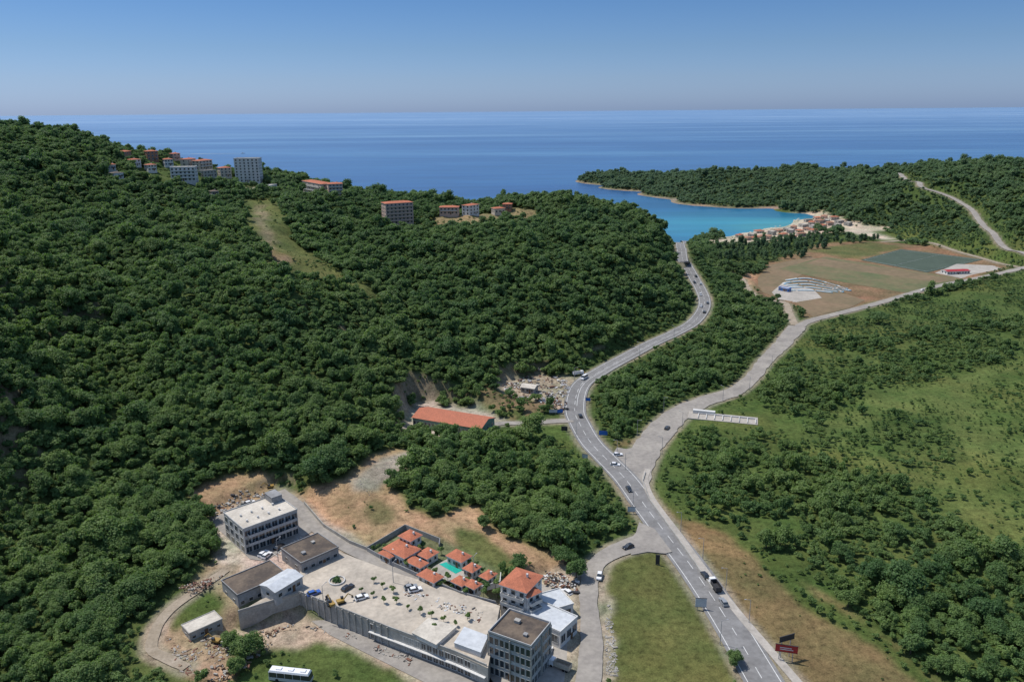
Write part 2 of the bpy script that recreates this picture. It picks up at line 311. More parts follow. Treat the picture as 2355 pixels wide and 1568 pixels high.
m_red=M('red_paint',(.42,.03,.03),None,.5,rough=.5); m_blue=M('blue_paint',(.03,.15,.5),None,.5,rough=.5); m_pblue=M('pale_blue_paint',(.26,.46,.56),None,.5,rough=.6); m_yel=M('yellow_machine_paint',(.38,.24,.06),None,.5,rough=.5)
m_steel=M('galvanised_steel',(.35,.35,.36),None,1,rough=.5,spec=.5); m_rubber=M('rubber',(.02,.02,.02),None,1); m_green=M('green_wall_paint',(.20,.30,.25),None,.3); m_foam=M('sea_foam',(.35,.42,.5),None,.05)
m_umb=M('beige_canvas',(.55,.48,.38),None,.5); m_stone=M('rubble_stone',(.36,.33,.29),(.26,.24,.21),1.); m_earth=M('clay_earth',(.27,.19,.13),None,1.)
m_pool,nt,b=newmat('pool_water'); b.inputs['Base Color'].default_value=(.02,.36,.28,1); b.inputs['Roughness'].default_value=.08
m_lamp=M('lamp_glass',(.7,.7,.65),None,1,rough=.3)
def paint(n,c):
    if n in MC: return MC[n]
    m,nt,b=newmat(n); b.inputs['Base Color'].default_value=c+(1,); b.inputs['Roughness'].default_value=.3; b.inputs['Coat Weight'].default_value=.5; MC[n]=m; return m
# terrain material
m_ter,nt,b=newmat('terrain_ground'); b.inputs['Roughness'].default_value=.95; b.inputs['Specular IOR Level'].default_value=.1
at=nt.nodes.new('ShaderNodeAttribute'); at.attribute_name='ground_tint'; P=pos(nt)
n1=noise(nt,P,.05,5,.6); n2=noise(nt,P,.45,5,.7); n3=noise(nt,P,2.2,3,.6)
c=mixn(nt,at.outputs['Color'],ramp(nt,n1,[(.3,(.72,.85,.72)),(.7,(1.3,1.12,1.1))]),1.,'MULTIPLY')
c=mixn(nt,c,ramp(nt,n2,[(.32,.5),(.5,1.0),(.72,1.4)]),.9,'MULTIPLY'); c=mixn(nt,c,ramp(nt,n3,[(.3,.6),(.7,1.25)]),.8,'MULTIPLY')
nt.links.new(c,b.inputs['Base Color']); bp=nt.nodes.new('ShaderNodeBump'); bp.inputs['Strength'].default_value=.8; bp.inputs['Distance'].default_value=.4; nt.links.new(n2,bp.inputs['Height']); nt.links.new(bp.outputs[0],b.inputs['Normal'])
# foliage
def foliage(name,ca,cb,cc):
    m,nt,b=newmat(name); b.inputs['Roughness'].default_value=.65; b.inputs['Specular IOR Level'].default_value=.25
    a=nt.nodes.new('ShaderNodeAttribute'); a.attribute_type='INSTANCER'; a.attribute_name='tint'
    P=pos(nt); big=noise(nt,P,.018,3,.6)
    c=mixn(nt,ca,cb,ramp(nt,a.outputs['Fac'],[(0.,0.),(1.,1.)])); c=mixn(nt,c,cc,ramp(nt,big,[(.45,0.),(.7,.7)]))
    n2=noise(nt,P,1.1,3,.6); c=mixn(nt,c,ramp(nt,n2,[(.3,.65),(.7,1.4)]),.9,'MULTIPLY')
    c=mixn(nt,c,(.125,.185,.155),ymap(nt,P,350,1700,0.,.55))  # distance haze painted into the leaf colour, stronger with world y
    nt.links.new(c,b.inputs['Base Color'])
    tr=nt.nodes.new('ShaderNodeBsdfTranslucent'); mx=nt.nodes.new('ShaderNodeMixShader'); mx.inputs[0].default_value=.36
    c2=mixn(nt,c,(1.35,1.6,.85),1.,'MULTIPLY'); nt.links.new(c2,tr.inputs['Color']); nt.links.new(b.outputs[0],mx.inputs[1]); nt.links.new(tr.outputs[0],mx.inputs[2])
    nt.links.new(mx.outputs[0],nt.nodes['Material Output'].inputs['Surface']); MC[name]=m; return m
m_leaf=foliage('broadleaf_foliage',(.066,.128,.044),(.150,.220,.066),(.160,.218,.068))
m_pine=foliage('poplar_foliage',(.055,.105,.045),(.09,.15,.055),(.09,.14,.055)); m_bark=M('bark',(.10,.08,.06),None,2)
# sea
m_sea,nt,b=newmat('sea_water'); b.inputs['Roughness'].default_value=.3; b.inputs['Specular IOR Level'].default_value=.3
P=pos(nt); bc=G(1790,535,SEA)
vm=nt.nodes.new('ShaderNodeVectorMath'); vm.operation='DISTANCE'; nt.links.new(P,vm.inputs[0]); vm.inputs[1].default_value=(bc[0]+40,bc[1]+30,SEA)
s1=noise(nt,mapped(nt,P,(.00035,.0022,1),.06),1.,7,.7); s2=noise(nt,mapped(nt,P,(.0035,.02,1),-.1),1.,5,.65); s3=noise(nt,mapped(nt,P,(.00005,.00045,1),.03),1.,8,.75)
dv=nt.nodes.new('ShaderNodeMath'); dv.operation='DIVIDE'; nt.links.new(vm.outputs['Value'],dv.inputs[0]); dv.inputs[1].default_value=1000
ad=nt.nodes.new('ShaderNodeMath'); ad.operation='MULTIPLY_ADD'; nt.links.new(s2,ad.inputs[0]); ad.inputs[1].default_value=.15; nt.links.new(dv.outputs[0],ad.inputs[2])
sc1=ramp(nt,ad.outputs[0],[(.10,(.04,.235,.28)),(.18,(.018,.165,.26)),(.36,(.012,.115,.235)),(.72,(.016,.088,.225)),(1.,(.016,.085,.22))])
c=mixn(nt,sc1,(.13,.235,.40),ymap(nt,P,1500,14000,0.,.9))  # hazy lightening towards the horizon, painted into the water colour
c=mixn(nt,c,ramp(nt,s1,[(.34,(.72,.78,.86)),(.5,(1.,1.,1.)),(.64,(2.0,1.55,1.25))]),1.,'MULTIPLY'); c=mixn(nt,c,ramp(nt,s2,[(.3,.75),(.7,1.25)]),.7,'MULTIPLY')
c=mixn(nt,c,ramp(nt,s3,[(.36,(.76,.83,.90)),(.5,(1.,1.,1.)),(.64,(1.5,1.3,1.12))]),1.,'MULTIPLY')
nt.links.new(c,b.inputs['Base Color'])
wn=noise(nt,P,.25,4,.6); bp=nt.nodes.new('ShaderNodeBump'); bp.inputs['Strength'].default_value=.35; bp.inputs['Distance'].default_value=.6; nt.links.new(wn,bp.inputs['Height']); nt.links.new(bp.outputs[0],b.inputs['Normal'])
# ------------------------------------------------------------ mesh helpers
class MB:
    def __init__(s): s.v=[];s.f=[];s.m=[]
    def quad(s,pts,m=0):
        k=len(s.v); s.v+= [tuple(map(float,q)) for q in pts]; s.f.append(tuple(range(k,k+len(pts)))); s.m.append(m)
    def box(s,x0,y0,z0,x1,y1,z1,m=0):
        k=len(s.v); s.v+=[(x0,y0,z0),(x1,y0,z0),(x1,y1,z0),(x0,y1,z0),(x0,y0,z1),(x1,y0,z1),(x1,y1,z1),(x0,y1,z1)]
        for q in ((0,3,2,1),(4,5,6,7),(0,1,5,4),(1,2,6,5),(2,3,7,6),(3,0,4,7)): s.f.append(tuple(k+i for i in q)); s.m.append(m)
    def hull(s,lo,hi,m=0):
        k=len(s.v); n=len(lo); s.v+=[tuple(map(float,q)) for q in lo]+[tuple(map(float,q)) for q in hi]
        s.f.append(tuple(k+i for i in range(n))[::-1]); s.m.append(m); s.f.append(tuple(k+n+i for i in range(n))); s.m.append(m)
        for i in range(n): s.f.append((k+i,k+(i+1)%n,k+n+(i+1)%n,k+n+i)); s.m.append(m)
    def cyl(s,x,y,z0,z1,r0,r1=None,n=8,m=0,axis='z'):
        r1=r0 if r1 is None else r1; lo=[];hi=[]
        for i in range(n):
            a=2*math.pi*i/n; c,d=math.cos(a),math.sin(a)
            if axis=='z': lo.append((x+r0*c,y+r0*d,z0)); hi.append((x+r1*c,y+r1*d,z1))
            else: lo.append((x+r0*c,z0,y+r0*d)); hi.append((x+r1*c,z1,y+r1*d))
        s.hull(lo,hi,m)
    def beam(s,a,b,r0,r1,n=6,m=0):
        a=Vector(a);b=Vector(b);d=(b-a).normalized(); u=d.orthogonal().normalized(); w=d.cross(u)
        s.hull([a+r0*(u*math.cos(2*math.pi*i/n)+w*math.sin(2*math.pi*i/n)) for i in range(n)],[b+r1*(u*math.cos(2*math.pi*i/n)+w*math.sin(2*math.pi*i/n)) for i in range(n)],m)
    def mesh(s,name,mats):
        me=bpy.data.meshes.new(name); me.from_pydata(s.v,[],s.f); 
        for q in mats: me.materials.append(q)
        me.polygons.foreach_set('material_index',s.m); me.update(); return me
def obj(name,data,parent=None,loc=(0,0,0),rot=0,kind=None,label=None,cat=None,group=None):
    o=bpy.data.objects.new(name,data); COL.objects.link(o); o.location=loc; o.rotation_euler=(0,0,rot)
    if parent: o.parent=parent
    if kind: o['kind']=kind
    if label: o['label']=label
    if cat: o['category']=cat
    if group: o['group']=group
    return o
# terrain mesh
V=np.column_stack([GX.ravel(),GY.ravel(),HH.ravel()]); idx=np.arange(NY*NX).reshape(NY,NX)
Fq=np.stack([idx[:-1,:-1],idx[:-1,1:],idx[1:,1:],idx[1:,:-1]],-1).reshape(-1,4)
me=bpy.data.meshes.new('ground'); me.vertices.add(len(V)); me.vertices.foreach_set('co',V.ravel()); me.loops.add(Fq.size); me.loops.foreach_set('vertex_index',Fq.ravel())
me.polygons.add(len(Fq)); me.polygons.foreach_set('loop_start',np.arange(0,Fq.size,4)); me.update(calc_edges=True)
me.polygons.foreach_set('use_smooth',np.ones(len(Fq),bool))
ca=me.color_attributes.new('ground_tint','FLOAT_COLOR','POINT'); ca.data.foreach_set('color',np.column_stack([colr.reshape(-1,3),np.ones(len(V))]).ravel())
me.materials.append(m_ter); obj('ground',me,kind='structure',label='rolling wooded hills and grassy valley ground by the sea',cat='ground')
mb=MB(); e=90000
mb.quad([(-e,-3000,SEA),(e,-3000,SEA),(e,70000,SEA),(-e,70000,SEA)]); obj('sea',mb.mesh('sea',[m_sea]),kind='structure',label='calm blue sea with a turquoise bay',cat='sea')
# ribbons
def ribbon(name,key,mat,lo=-1,hi=1,zoff=.04,dash=None,rng_=None,label='asphalt road surface',thick=0,kind='structure'):
    pts,hw=ROADS[key]; T=np.gradient(pts[:,:2],axis=0); T/=np.linalg.norm(T,axis=1)[:,None]+1e-9; N=np.column_stack([T[:,1],-T[:,0]])
    mb=MB(); n=len(pts); s=np.concatenate([[0],np.cumsum(np.linalg.norm(np.diff(pts[:,:2],axis=0),axis=1))])
    a,bn=(0,n) if rng_ is None else (int(rng_[0]*n),int(rng_[1]*n))
    k1=1+.34*(fbm(s/6,s*0+len(key),4)-.5); k2=1+.34*(fbm(s/6,s*0+len(key)+9,5)-.5)
    if not (mat is m_asph2 or mat is m_dirt): k1=k2=np.ones(n)
    L=pts[:,:2]+N*(lo*hw*k1)[:,None]; Rg=pts[:,:2]+N*(hi*hw*k2)[:,None]
    for i in range(a,bn-1):
        if dash and (s[i]%dash[0])>dash[1]: continue
        z0=pts[i,2]+zoff; z1=pts[i+1,2]+zoff
        q=[(*L[i],z0),(*Rg[i],z0),(*Rg[i+1],z1),(*L[i+1],z1)]
        if thick: mb.hull([(x,y_,z-thick) for x,y_,z in q],q)
        else: mb.quad(q)
    return obj(name,mb.mesh(name,[mat]),kind=kind,label=label,cat='road')
ribbon('road','main',m_asph,zoff=.10,label='grey two-lane asphalt coastal road')
ribbon('road_marking','main',m_line,-.035,.0,zoff=.13,dash=(9,5),label='white dashed centre line',)
ribbon('road_marking','main',m_line,.78,.82,zoff=.13,label='white edge line'); ribbon('road_marking','main',m_line,-.82,-.78,zoff=.13,label='white edge line')
ribbon('road_marking','main',m_line,.16,.2,zoff=.13,rng_=(.17,.30),label='white solid lane line')
ribbon('road','valley',m_asph2,zoff=.06,label='wide pale worn asphalt road'); ribbon('road','field',m_asph2,zoff=.05,label='narrow pale road beside sports fields')
ribbon('road','camp',m_dirt,zoff=.04,label='pale dirt track'); ribbon('road','side',m_asph2,zoff=.05,label='pale worn side road')
ribbon('road','ware',m_asph2,zoff=.04,label='narrow pale concrete lane'); ribbon('road','access',m_asph2,zoff=.04,label='grey concrete access lane')
ribbon('road','hillroad',m_asph2,zoff=.35,label='pale road over a wooded hill'); ribbon('road','beachtrack',m_dirt,zoff=.04,label='sandy track')
ribbon('path','dirt',m_dirt,zoff=.02,label='curving dirt track'); ribbon('pavement','path',m_pave,zoff=.16,thick=.3,label='raised pale concrete footpath beside the road')
def sheet(name,pix,z,mat,label,cat='paving',thick=0,off=.0):
    P=[G(u,v,z) for u,v in pix]; mb=MB(); q=[(a[0],a[1],z+off) for a in P]; FOOT.append(np.array([a[:2] for a in P]))
    ar=sum(q[i][0]*q[(i+1)%len(q)][1]-q[(i+1)%len(q)][0]*q[i][1] for i in range(len(q)))
    if ar<0: q=q[::-1]
    if thick: mb.hull([(x,y_,zz-thick) for x,y_,zz in q],q)
    else: mb.quad(q)
    return obj(name,mb.mesh(name,[mat]),kind='structure',label=label,cat=cat)
zj=float(ROADS['valley'][0][0,2])
sheet('road',[(1345,1008),(1385,1022),(1440,1032),(1478,1024),(1500,1050),(1490,1110),(1472,1160),(1440,1118),(1400,1078)],zj,m_asph2,'pale asphalt junction apron',off=.02,thick=.3)
zs=float(ROADS['side'][0][8,2])
sheet('road',[(1462,1225),(1470,1200),(1505,1215),(1545,1268),(1530,1272),(1490,1268),(1452,1275),(1440,1250)],zs,m_asph2,'pale asphalt junction apron',off=.02,thick=.3)
sheet('sports_field',[(1742,640),(1768,610),(1862,590),(1900,600),(1830,640),(1990,690),(1955,708),(1870,728),(1820,698),(1745,668)],-4,m_bfield,'bare brown ground around the sports fields','sports field',off=.01)
sheet('sports_field',[(1792,618),(1898,590),(2208,640),(2095,676),(1945,650),(1850,632)],-4,m_gfield,'large rectangular dry green grass field','sports field',off=.02)
sheet('sports_field',[(1850,606),(1888,594),(2195,641),(2160,650)],-4,m_bfield,'brown strip of worn ground across the field','sports field',off=.03)
sheet('football_pitch',[(1980,598),(2072,573),(2262,597),(2132,627)],-4,m_pitch,'dark green artificial football pitch','sports pitch',off=.05)
mb=MB(); Pq=[G(u,v,-4) for u,v in [(1988,598),(2073,575.5),(2252,597),(2130,624)]]
for i in range(4):
    a=Pq[i];b_=Pq[(i+1)%4]; mb.beam((a[0],a[1],-3.93),(b_[0],b_[1],-3.93),.08,.08,4)
a=(Pq[0]+Pq[3])/2;b_=(Pq[1]+Pq[2])/2; mb.beam((a[0],a[1],-3.93),(b_[0],b_[1],-3.93),.08,.08,4)
obj('pitch_marking',mb.mesh('pitch_marking',[m_line]),kind='structure',label='white football pitch lines',cat='marking')
sheet('paving',[(2150,628),(2200,607),(2310,612),(2325,618),(2210,640)],-4,m_pave,'pale paved yard by the pitch',off=.07)
sheet('paving',[(1775,672),(1800,650),(1870,665),(1890,685),(1800,700)],-4,m_pave,'pale paved yard of kart track',off=.04)
sheet('paving',[(485,1192),(560,1160),(640,1135),(700,1165),(720,1220),(610,1290),(575,1285),(500,1215)],5,m_asph2,'grey paved hotel yard with parking',off=.03)
sheet('paving',[(1130,1420),(1240,1340),(1330,1370),(1335,1500),(1300,1568),(1100,1568)],0,m_pave,'dusty pale concrete yard',off=.03)
sheet('paving',[(690,1408),(705,1398),(900,1478),(1125,1555),(1160,1600),(1040,1600),(880,1520),(760,1460)],0,m_asph2,'grey service lane below the wall',off=.03)
sheet('paving',[(1000,1300),(1028,1285),(1100,1318),(1085,1340),(1050,1345),(985,1315)],5,m_pave,'pale tiled pool terrace',off=.03)
sheet('pool',[(1010,1297),(1026,1292),(1066,1310),(1048,1319)],5,m_pool,'turquoise rectangular swimming pool','pool',off=.08)
mb=MB()
for i in range(10):
    t=i/9; a=G(628+62*t,1272-38*t,5); b_=G(640+62*t,1280-38*t,5); mb.beam((a[0],a[1],5.05),(b_[0],b_[1],5.05),.1,.1,4)
obj('road_marking',mb.mesh('parking_lines',[m_line]),kind='structure',label='white parking bay lines',cat='marking')
# ------------------------------------------------------------ buildings
wcache={}
def winmesh(w,h,mats):
    k=(round(w,2),round(h,2),mats[0].name)
    if k not in wcache:
        mb=MB(); t=.09; mb.box(-w/2+t,-.03,t,w/2-t,.02,h-t,1)
        mb.box(-w/2,-.08,0,w/2,.02,t); mb.box(-w/2,-.08,h-t,w/2,.02,h); mb.box(-w/2,-.08,t,-w/2+t,.02,h-t); mb.box(w/2-t,-.08,t,w/2,.02,h-t)
        if w>1.6: mb.box(-.04,-.07,t,.04,-.03,h-t)
        wcache[k]=mb.mesh('window',list(mats))
    return wcache[k]
def frame(A,B,z):
    if z is None:
        a=S(*A);b=S(*B); zz=min(a[2],b[2])
        if a[1]>860 or b[1]>860 or abs(a[1]-b[1])>40:
            if b[1]>a[1]: b=a+np.array([(B[0]-A[0])/f*a[1],4,0])
            else: a=b-np.array([(B[0]-A[0])/f*b[1],4,0])
        if zz>30: zz+=2
    else: a=G(*A,z);b=G(*B,z);zz=z
    return a,b,zz
def building(name,label,cat,A,B,depth,h,roof='flat',wall=None,roofm=None,floors=2,nf=4,ns=2,z=None,ww=1.2,wh=1.3,rh=2.2,over=.5,balc=False,bands=True,door=True,L=None,ang=None,base=4,parapet=.5,centre=None,fr=None):
    wall=wall or m_white; roofm=roofm or m_tile; fr=fr or m_frame
    if centre is not None:
        c=G(*centre,z) if z is not None else S(*centre); zz=c[2]; ex=np.array([math.cos(ang),math.sin(ang)]); a=c[:2]-ex*L/2-np.array([-ex[1],ex[0]])*depth/2
    else:
        a,b,zz=frame(A,B,z); dv=b[:2]-a[:2]; L=np.linalg.norm(dv) if L is None else L; ang=math.atan2(dv[1],dv[0]); a=a[:2]
    E=obj(name,None,loc=(a[0],a[1],zz),rot=ang,label=label,cat=cat); E.empty_display_size=1
    ex=np.array([math.cos(ang),math.sin(ang)]); ey=np.array([-ex[1],ex[0]])
    fm=12 if (z is None and zz>30) else 2
    FOOT.append(np.array([a-ex*1.5-ey*fm,a+ex*(L+1.5)-ey*fm,a+ex*(L+1.5)+ey*(depth+1.5),a-ex*1.5+ey*(depth+1.5)]))
    mb=MB(); mb.box(0,0,-base,L,depth,h)
    fh=h/floors
    if bands:
        for k in range(1,floors): 
            z0=k*fh; mb.box(-.06,-.06,z0-.12,L+.06,-.002,z0+.06); mb.box(L+.002,-.002,z0-.12,L+.06,depth,z0+.06); mb.box(-.06,-.002,z0-.12,-.002,depth,z0+.06)
    obj('wall',mb.mesh('wall',[wall]),E)
    mb=MB(); o=over
    if roof=='flat':
        mb.box(-.15,-.15,h,L+.15,depth+.15,h+.18,0); t=.22
        mb.box(-.15,-.15,h+.18,L+.15,-.15+t,h+.18+parapet,1); mb.box(-.15,depth+.15-t,h+.18,L+.15,depth+.15,h+.18+parapet,1)
        mb.box(-.15,-.15+t,h+.18,-.15+t,depth+.15-t,h+.18+parapet,1); mb.box(L+.15-t,-.15+t,h+.18,L+.15,depth+.15-t,h+.18+parapet,1)
    else:
        q=[(-o,-o),(L+o,-o),(L+o,depth+o),(-o,depth+o)]
        if roof=='hip':
            if L>=depth: r1=(depth/2,depth/2);r2=(L-depth/2,depth/2)
            else: r1=(L/2,L/2); r2=(L/2,depth-L/2)
        else:
            r1=(-o,depth/2); r2=(L+o,depth/2)
        zt=h+rh; zl=h-.05
        c0,c1,c2,c3=[(x,y_,zl+.15) for x,y_ in q]; R1=(r1[0],r1[1],zt); R2=(r2[0],r2[1],zt)
        if roof=='hip' and L<depth:
            mb.quad([c0,c1,R1]); mb.quad([c1,c2,R2,R1]); mb.quad([c2,c3,R2]); mb.quad([c3,c0,R1,R2])
        else:
            mb.quad([c0,c1,R2,R1]); mb.quad([c2,c3,R1,R2]); mb.quad([c1,c2,R2],0 if roof=='hip' else 1); mb.quad([c3,c0,R1],0 if roof=='hip' else 1)
        mb.box(-o,-o,zl-.02,L+o,depth+o,zl+.145,1)
        if cat=='house': mb.box(L*.65,depth*.55,h+.3,L*.65+.6,depth*.55+.6,zt+.5,1)
    obj('roof',mb.mesh('roof',[roofm,wall]),E)
    def row(nw,length,fn,rotz):
        if nw<1: return
        w=min(ww,length/nw*.85)
        for k in range(floors):
            for i in range(nw):
                if cnt[0]>=98: return
                cnt[0]+=1; x=length*(i+.5)/nw; o_=obj('window',winmesh(w,min(wh,fh*.8),(fr,m_glass)),E); o_.location=fn(x,k*fh+fh*.28 if wh<fh*.7 else k*fh+.15); o_.rotation_euler=(0,0,rotz)
    cnt=[0]
    row(nf,L,lambda x,zz:(x,-.03,zz),0); row(ns,depth,lambda x,zz:(L+.03,x,zz),math.pi/2); row(ns,depth,lambda x,zz:(-.03,x,zz),-math.pi/2)
    if door:
        mb=MB(); mb.box(-.5,-.1,0,.5,.03,2.1); mb.box(.3,-.14,1,.4,-.1,1.1,1); obj('door',mb.mesh('door',[m_wood,m_steel]),E,loc=(L*.5+(L/nf*.5 if nf else 0)*(nf%2),-.03,0.02))
    if balc:
        for k in range(1,floors):
            mb=MB(); x0,x1=(L*.06,L*.94); mb.box(x0,-1.3,k*fh-.16,x1,-.07,k*fh); mb.box(x0,-1.3,k*fh,x1,-1.22,k*fh+.85,1)
            for j in range(int(nf)+1): xx=x0+(x1-x0-.15)*j/nf; mb.box(xx,-1.2,k*fh,xx+.15,-.08,k*fh+.95,0)
            obj('balcony',mb.mesh('balcony',[wall,wall if cat=='building' else m_frame]),E)
    return E,L
def rooftop(E,L,depth,h,items):
    for nm,x0,y0,x1,y1,hh,mt in items:
        mb=MB(); mb.box(x0,y0,h+.19,x1,y1,h+.19+hh); mb.box(x0-.1,y0-.1,h+.19+hh,x1+.1,y1+.1,h+.29+hh); obj(nm,mb.mesh(nm,[mt]),E)
E,L=building('hotel','unfinished grey three-storey concrete hotel with flat pale roof','building',(566,1273),(688,1226),16,9.2,'flat',m_lgrey,m_roofw,3,8,4,z=5,ww=2.2,wh=2.2,balc=True,parapet=.35)
rooftop(E,L,15,9.2,[('stair_tower',L-4.5,10,L-.5,15.5,2.4,m_greywall)]+[('roof_vent',x,y_,x+.5,y_+.5,.6,m_white) for x in (3,7,11,15) for y_ in (4,9)])
E,L=building('storage_building','low building with dark mossy flat roof','building',(695,1322),(780,1284),13,4.2,'flat',m_greywall,m_moss,1,5,2,z=5,ww=1.6,parapet=.3)
rooftop(E,L,13,4.2,[('roof_hatch',3,4,4.2,5.2,.6,m_greywall),('roof_hatch',9,8,10,9,.5,m_conc)])
building('storage_building','long low building with dark brown mossy roof','building',(550,1402),(662,1352),11,5,'flat',m_greywall,m_moss,1,6,2,z=3.5,ww=1.4,parapet=.3)
building('metal_shed','small hall with curved white sheet metal roof','building',(635,1384),(697,1346),7,3.4,'gable',m_lgrey,m_metalw,1,3,1,z=6.2,rh=1.0,ww=1.6,over=.3,base=1.5)
building('shed','long low concrete shed with pale roof','shed',(438,1476),(513,1442),5.5,2.8,'flat',m_conc,m_roofw,1,4,1,z=2.5,ww=1.2,wh=1.0,parapet=.15,base=3)
building('warehouse','long warehouse with orange tiled roof and green walls','building',(950,979),(1106,1006),15,4.4,'gable',m_green,m_tileo,1,18,3,z=2,rh=2.4,ww=1.5,wh=1.8,fr=m_white)
E,L=building('office_building','four-storey dark glass office block with mossy flat roof','building',(1126,1547),(1221,1583),11.5,13,'flat',m_lgrey,m_moss,4,8,6,z=0,ww=1.75,wh=2.3,door=True,parapet=.6,fr=m_frame)
for x,y_ in [(-.35,-.35),(L/2,-.35),(L+.1,-.35),(L+.1,6),(L+.1,11.4)]:
    mb=MB(); mb.box(x,y_,0,x+.3,y_+.28,12.9); obj('column',mb.mesh('column',[m_conc]),E)
rooftop(E,L,12,13,[('roof_unit',4,7,5.5,8.2,.8,m_conc),('roof_unit',9,3,10,4,.6,m_greywall)])
E,L=building('apartment_house','white four-storey apartment house with terracotta hip roofs','house',(1152,1402),(1210,1422),10,9,'hip',m_white,m_tile,3,3,3,z=3,rh=1.8,balc=True,over=.5,ww=1.5,wh=1.6)
building('apartment_house','white annex with terracotta hip roof and balconies','house',(1214,1424),(1243,1410),9,7.5,'hip',m_white,m_tile,3,2,2,z=3,rh=1.4,balc=True,over=.4,ww=1.3,wh=1.5)
building('commercial_hall','white single-storey hall with flat pale metal roof','building',(1288,1492),(1327,1456),15,5.5,'flat',m_white,m_metalw,1,3,4,z=0,ww=2.2,wh=2.6,parapet=.4)
building('commercial_hall','low white annex with pale flat roof','building',(1245,1440),(1318,1418),9,4.5,'flat',m_white,m_metalw,1,3,1,z=0,ww=2,wh=2.2,parapet=.3)
# deck building (raised plaza)
DZ=6.0
deck=[(548,1408),(600,1378),(690,1340),(690,1300),(780,1268),(905,1315),(1000,1343),(1150,1392),(1122,1535),(1050,1502),(890,1443),(690,1364)]
P=[G(u,v,DZ)[:2] for u,v in deck][::-1]
ar=sum(P[i][0]*P[(i+1)%len(P)][1]-P[(i+1)%len(P)][0]*P[i][1] for i in range(len(P)))
if ar<0: P=P[::-1]
FOOT.append(np.array(P))
Ed=obj('commercial_building',None,loc=(P[0][0],P[0][1],0),label='long low concrete building carrying a raised dusty plaza deck',cat='building')
o0=np.array([P[0][0],P[0][1]]); mb=MB(); q=[tuple(a-o0) for a in P]; mb.hull([(x,y_,-1) for x,y_ in q],[(x,y_,DZ-.3) for x,y_ in q]); obj('wall',mb.mesh('wall',[m_conc]),Ed)
mb=MB(); mb.hull([(x,y_,DZ-.3) for x,y_ in q],[(x,y_,DZ) for x,y_ in q]); obj('deck',mb.mesh('deck',[m_deck]),Ed)
def fseg(a,b): 
    a=G(*a,DZ)[:2]-o0; b=G(*b,DZ)[:2]-o0; return a,b
mb=MB()
for a,b_ in [((548,1408),(690,1364)),((690,1364),(890,1443)),((890,1443),(1050,1502)),((1050,1502),(1118,1532))]:
    a,b_=fseg(a,b_); d=(b_-a)/np.linalg.norm(b_-a); nrm=np.array([-d[1],d[0]])*.3
    mb.hull([(*a,DZ),(*b_,DZ),(*(b_+nrm),DZ),(*(a+nrm),DZ)],[(*a,DZ+.7),(*b_,DZ+.7),(*(b_+nrm),DZ+.7),(*(a+nrm),DZ+.7)])
obj('parapet',mb.mesh('parapet',[m_conc]),Ed)
mb=MB(); a,b_=fseg((690,1364),(890,1443)); Ln=np.linalg.norm(b_-a); d=(b_-a)/Ln; out=np.array([d[1],-d[0]])
for i in range(15):
    c=a+d*Ln*i/14+out*.02; e2=c+d*.35
    mb.hull([(*c,-.5),(*(c+out*.3),-.5),(*(e2+out*.3),-.5),(*e2,-.5)],[(*c,DZ+.4),(*(c+out*.3),DZ+.4),(*(e2+out*.3),DZ+.4),(*e2,DZ+.4)])
obj('pilaster',mb.mesh('pilaster',[m_conc]),Ed)
for (pa,pb,nn) in [((850,1427),(1050,1502),15),((1050,1502),(1118,1532),4)]:
    a,b_=fseg(pa,pb); Ln=np.linalg.norm(b_-a); d=(b_-a)/Ln; an=math.atan2(d[1],d[0]); out=np.array([d[1],-d[0]])
    for k in range(2):
        for i in range(nn):
            c=a+d*Ln*(i+.5)/nn+out*.05; obj('window',winmesh(Ln/nn*.86,2.2,(m_white,m_glass)),Ed,loc=(c[0],c[1],.3+k*2.8),rot=an)
    mb=MB(); a2=a+out*.06; b2=b_+out*.06; mb.hull([(*a2,2.62),(*(a2+out*.9),2.62),(*(b2+out*.9),2.62),(*b2,2.62)],[(*a2,2.85),(*(a2+out*.9),2.85),(*(b2+out*.9),2.85),(*b2,2.85)]); obj('canopy',mb.mesh('canopy',[m_white]),Ed)
def block(name,label,pix,z,h,mt,par=None):
    P=[G(u,v,z+h) for u,v in pix]; c=P[0]; E=obj(name,None,loc=(c[0],c[1],z),label=label,cat='building'); mb=MB(); q=[(a[0]-c[0],a[1]-c[1]) for a in P]
    mb.hull([(x,y_,0) for x,y_ in q],[(x,y_,h) for x,y_ in q]); obj('wall',mb.mesh('wall',[m_white]),E); 
    mx=np.mean(q,axis=0); mb=MB(); q2=[tuple(mx+(np.array(t)-mx)*1.03) for t in q]; mb.hull([(x,y_,h) for x,y_ in q2],[(x,y_,h+.2) for x,y_ in q2]); obj('roof',mb.mesh('roof',[mt]),E)
block('pavilion','low pavilion with cream flat roof on the deck',[(948,1455),(1003,1482),(1050,1440),(985,1422)],DZ,1.2,m_roofw)
block('pavilion','pavilion with pale white flat roof on the deck',[(1045,1478),(1105,1500),(1122,1462),(1068,1442)],DZ,1.6,m_metalw)
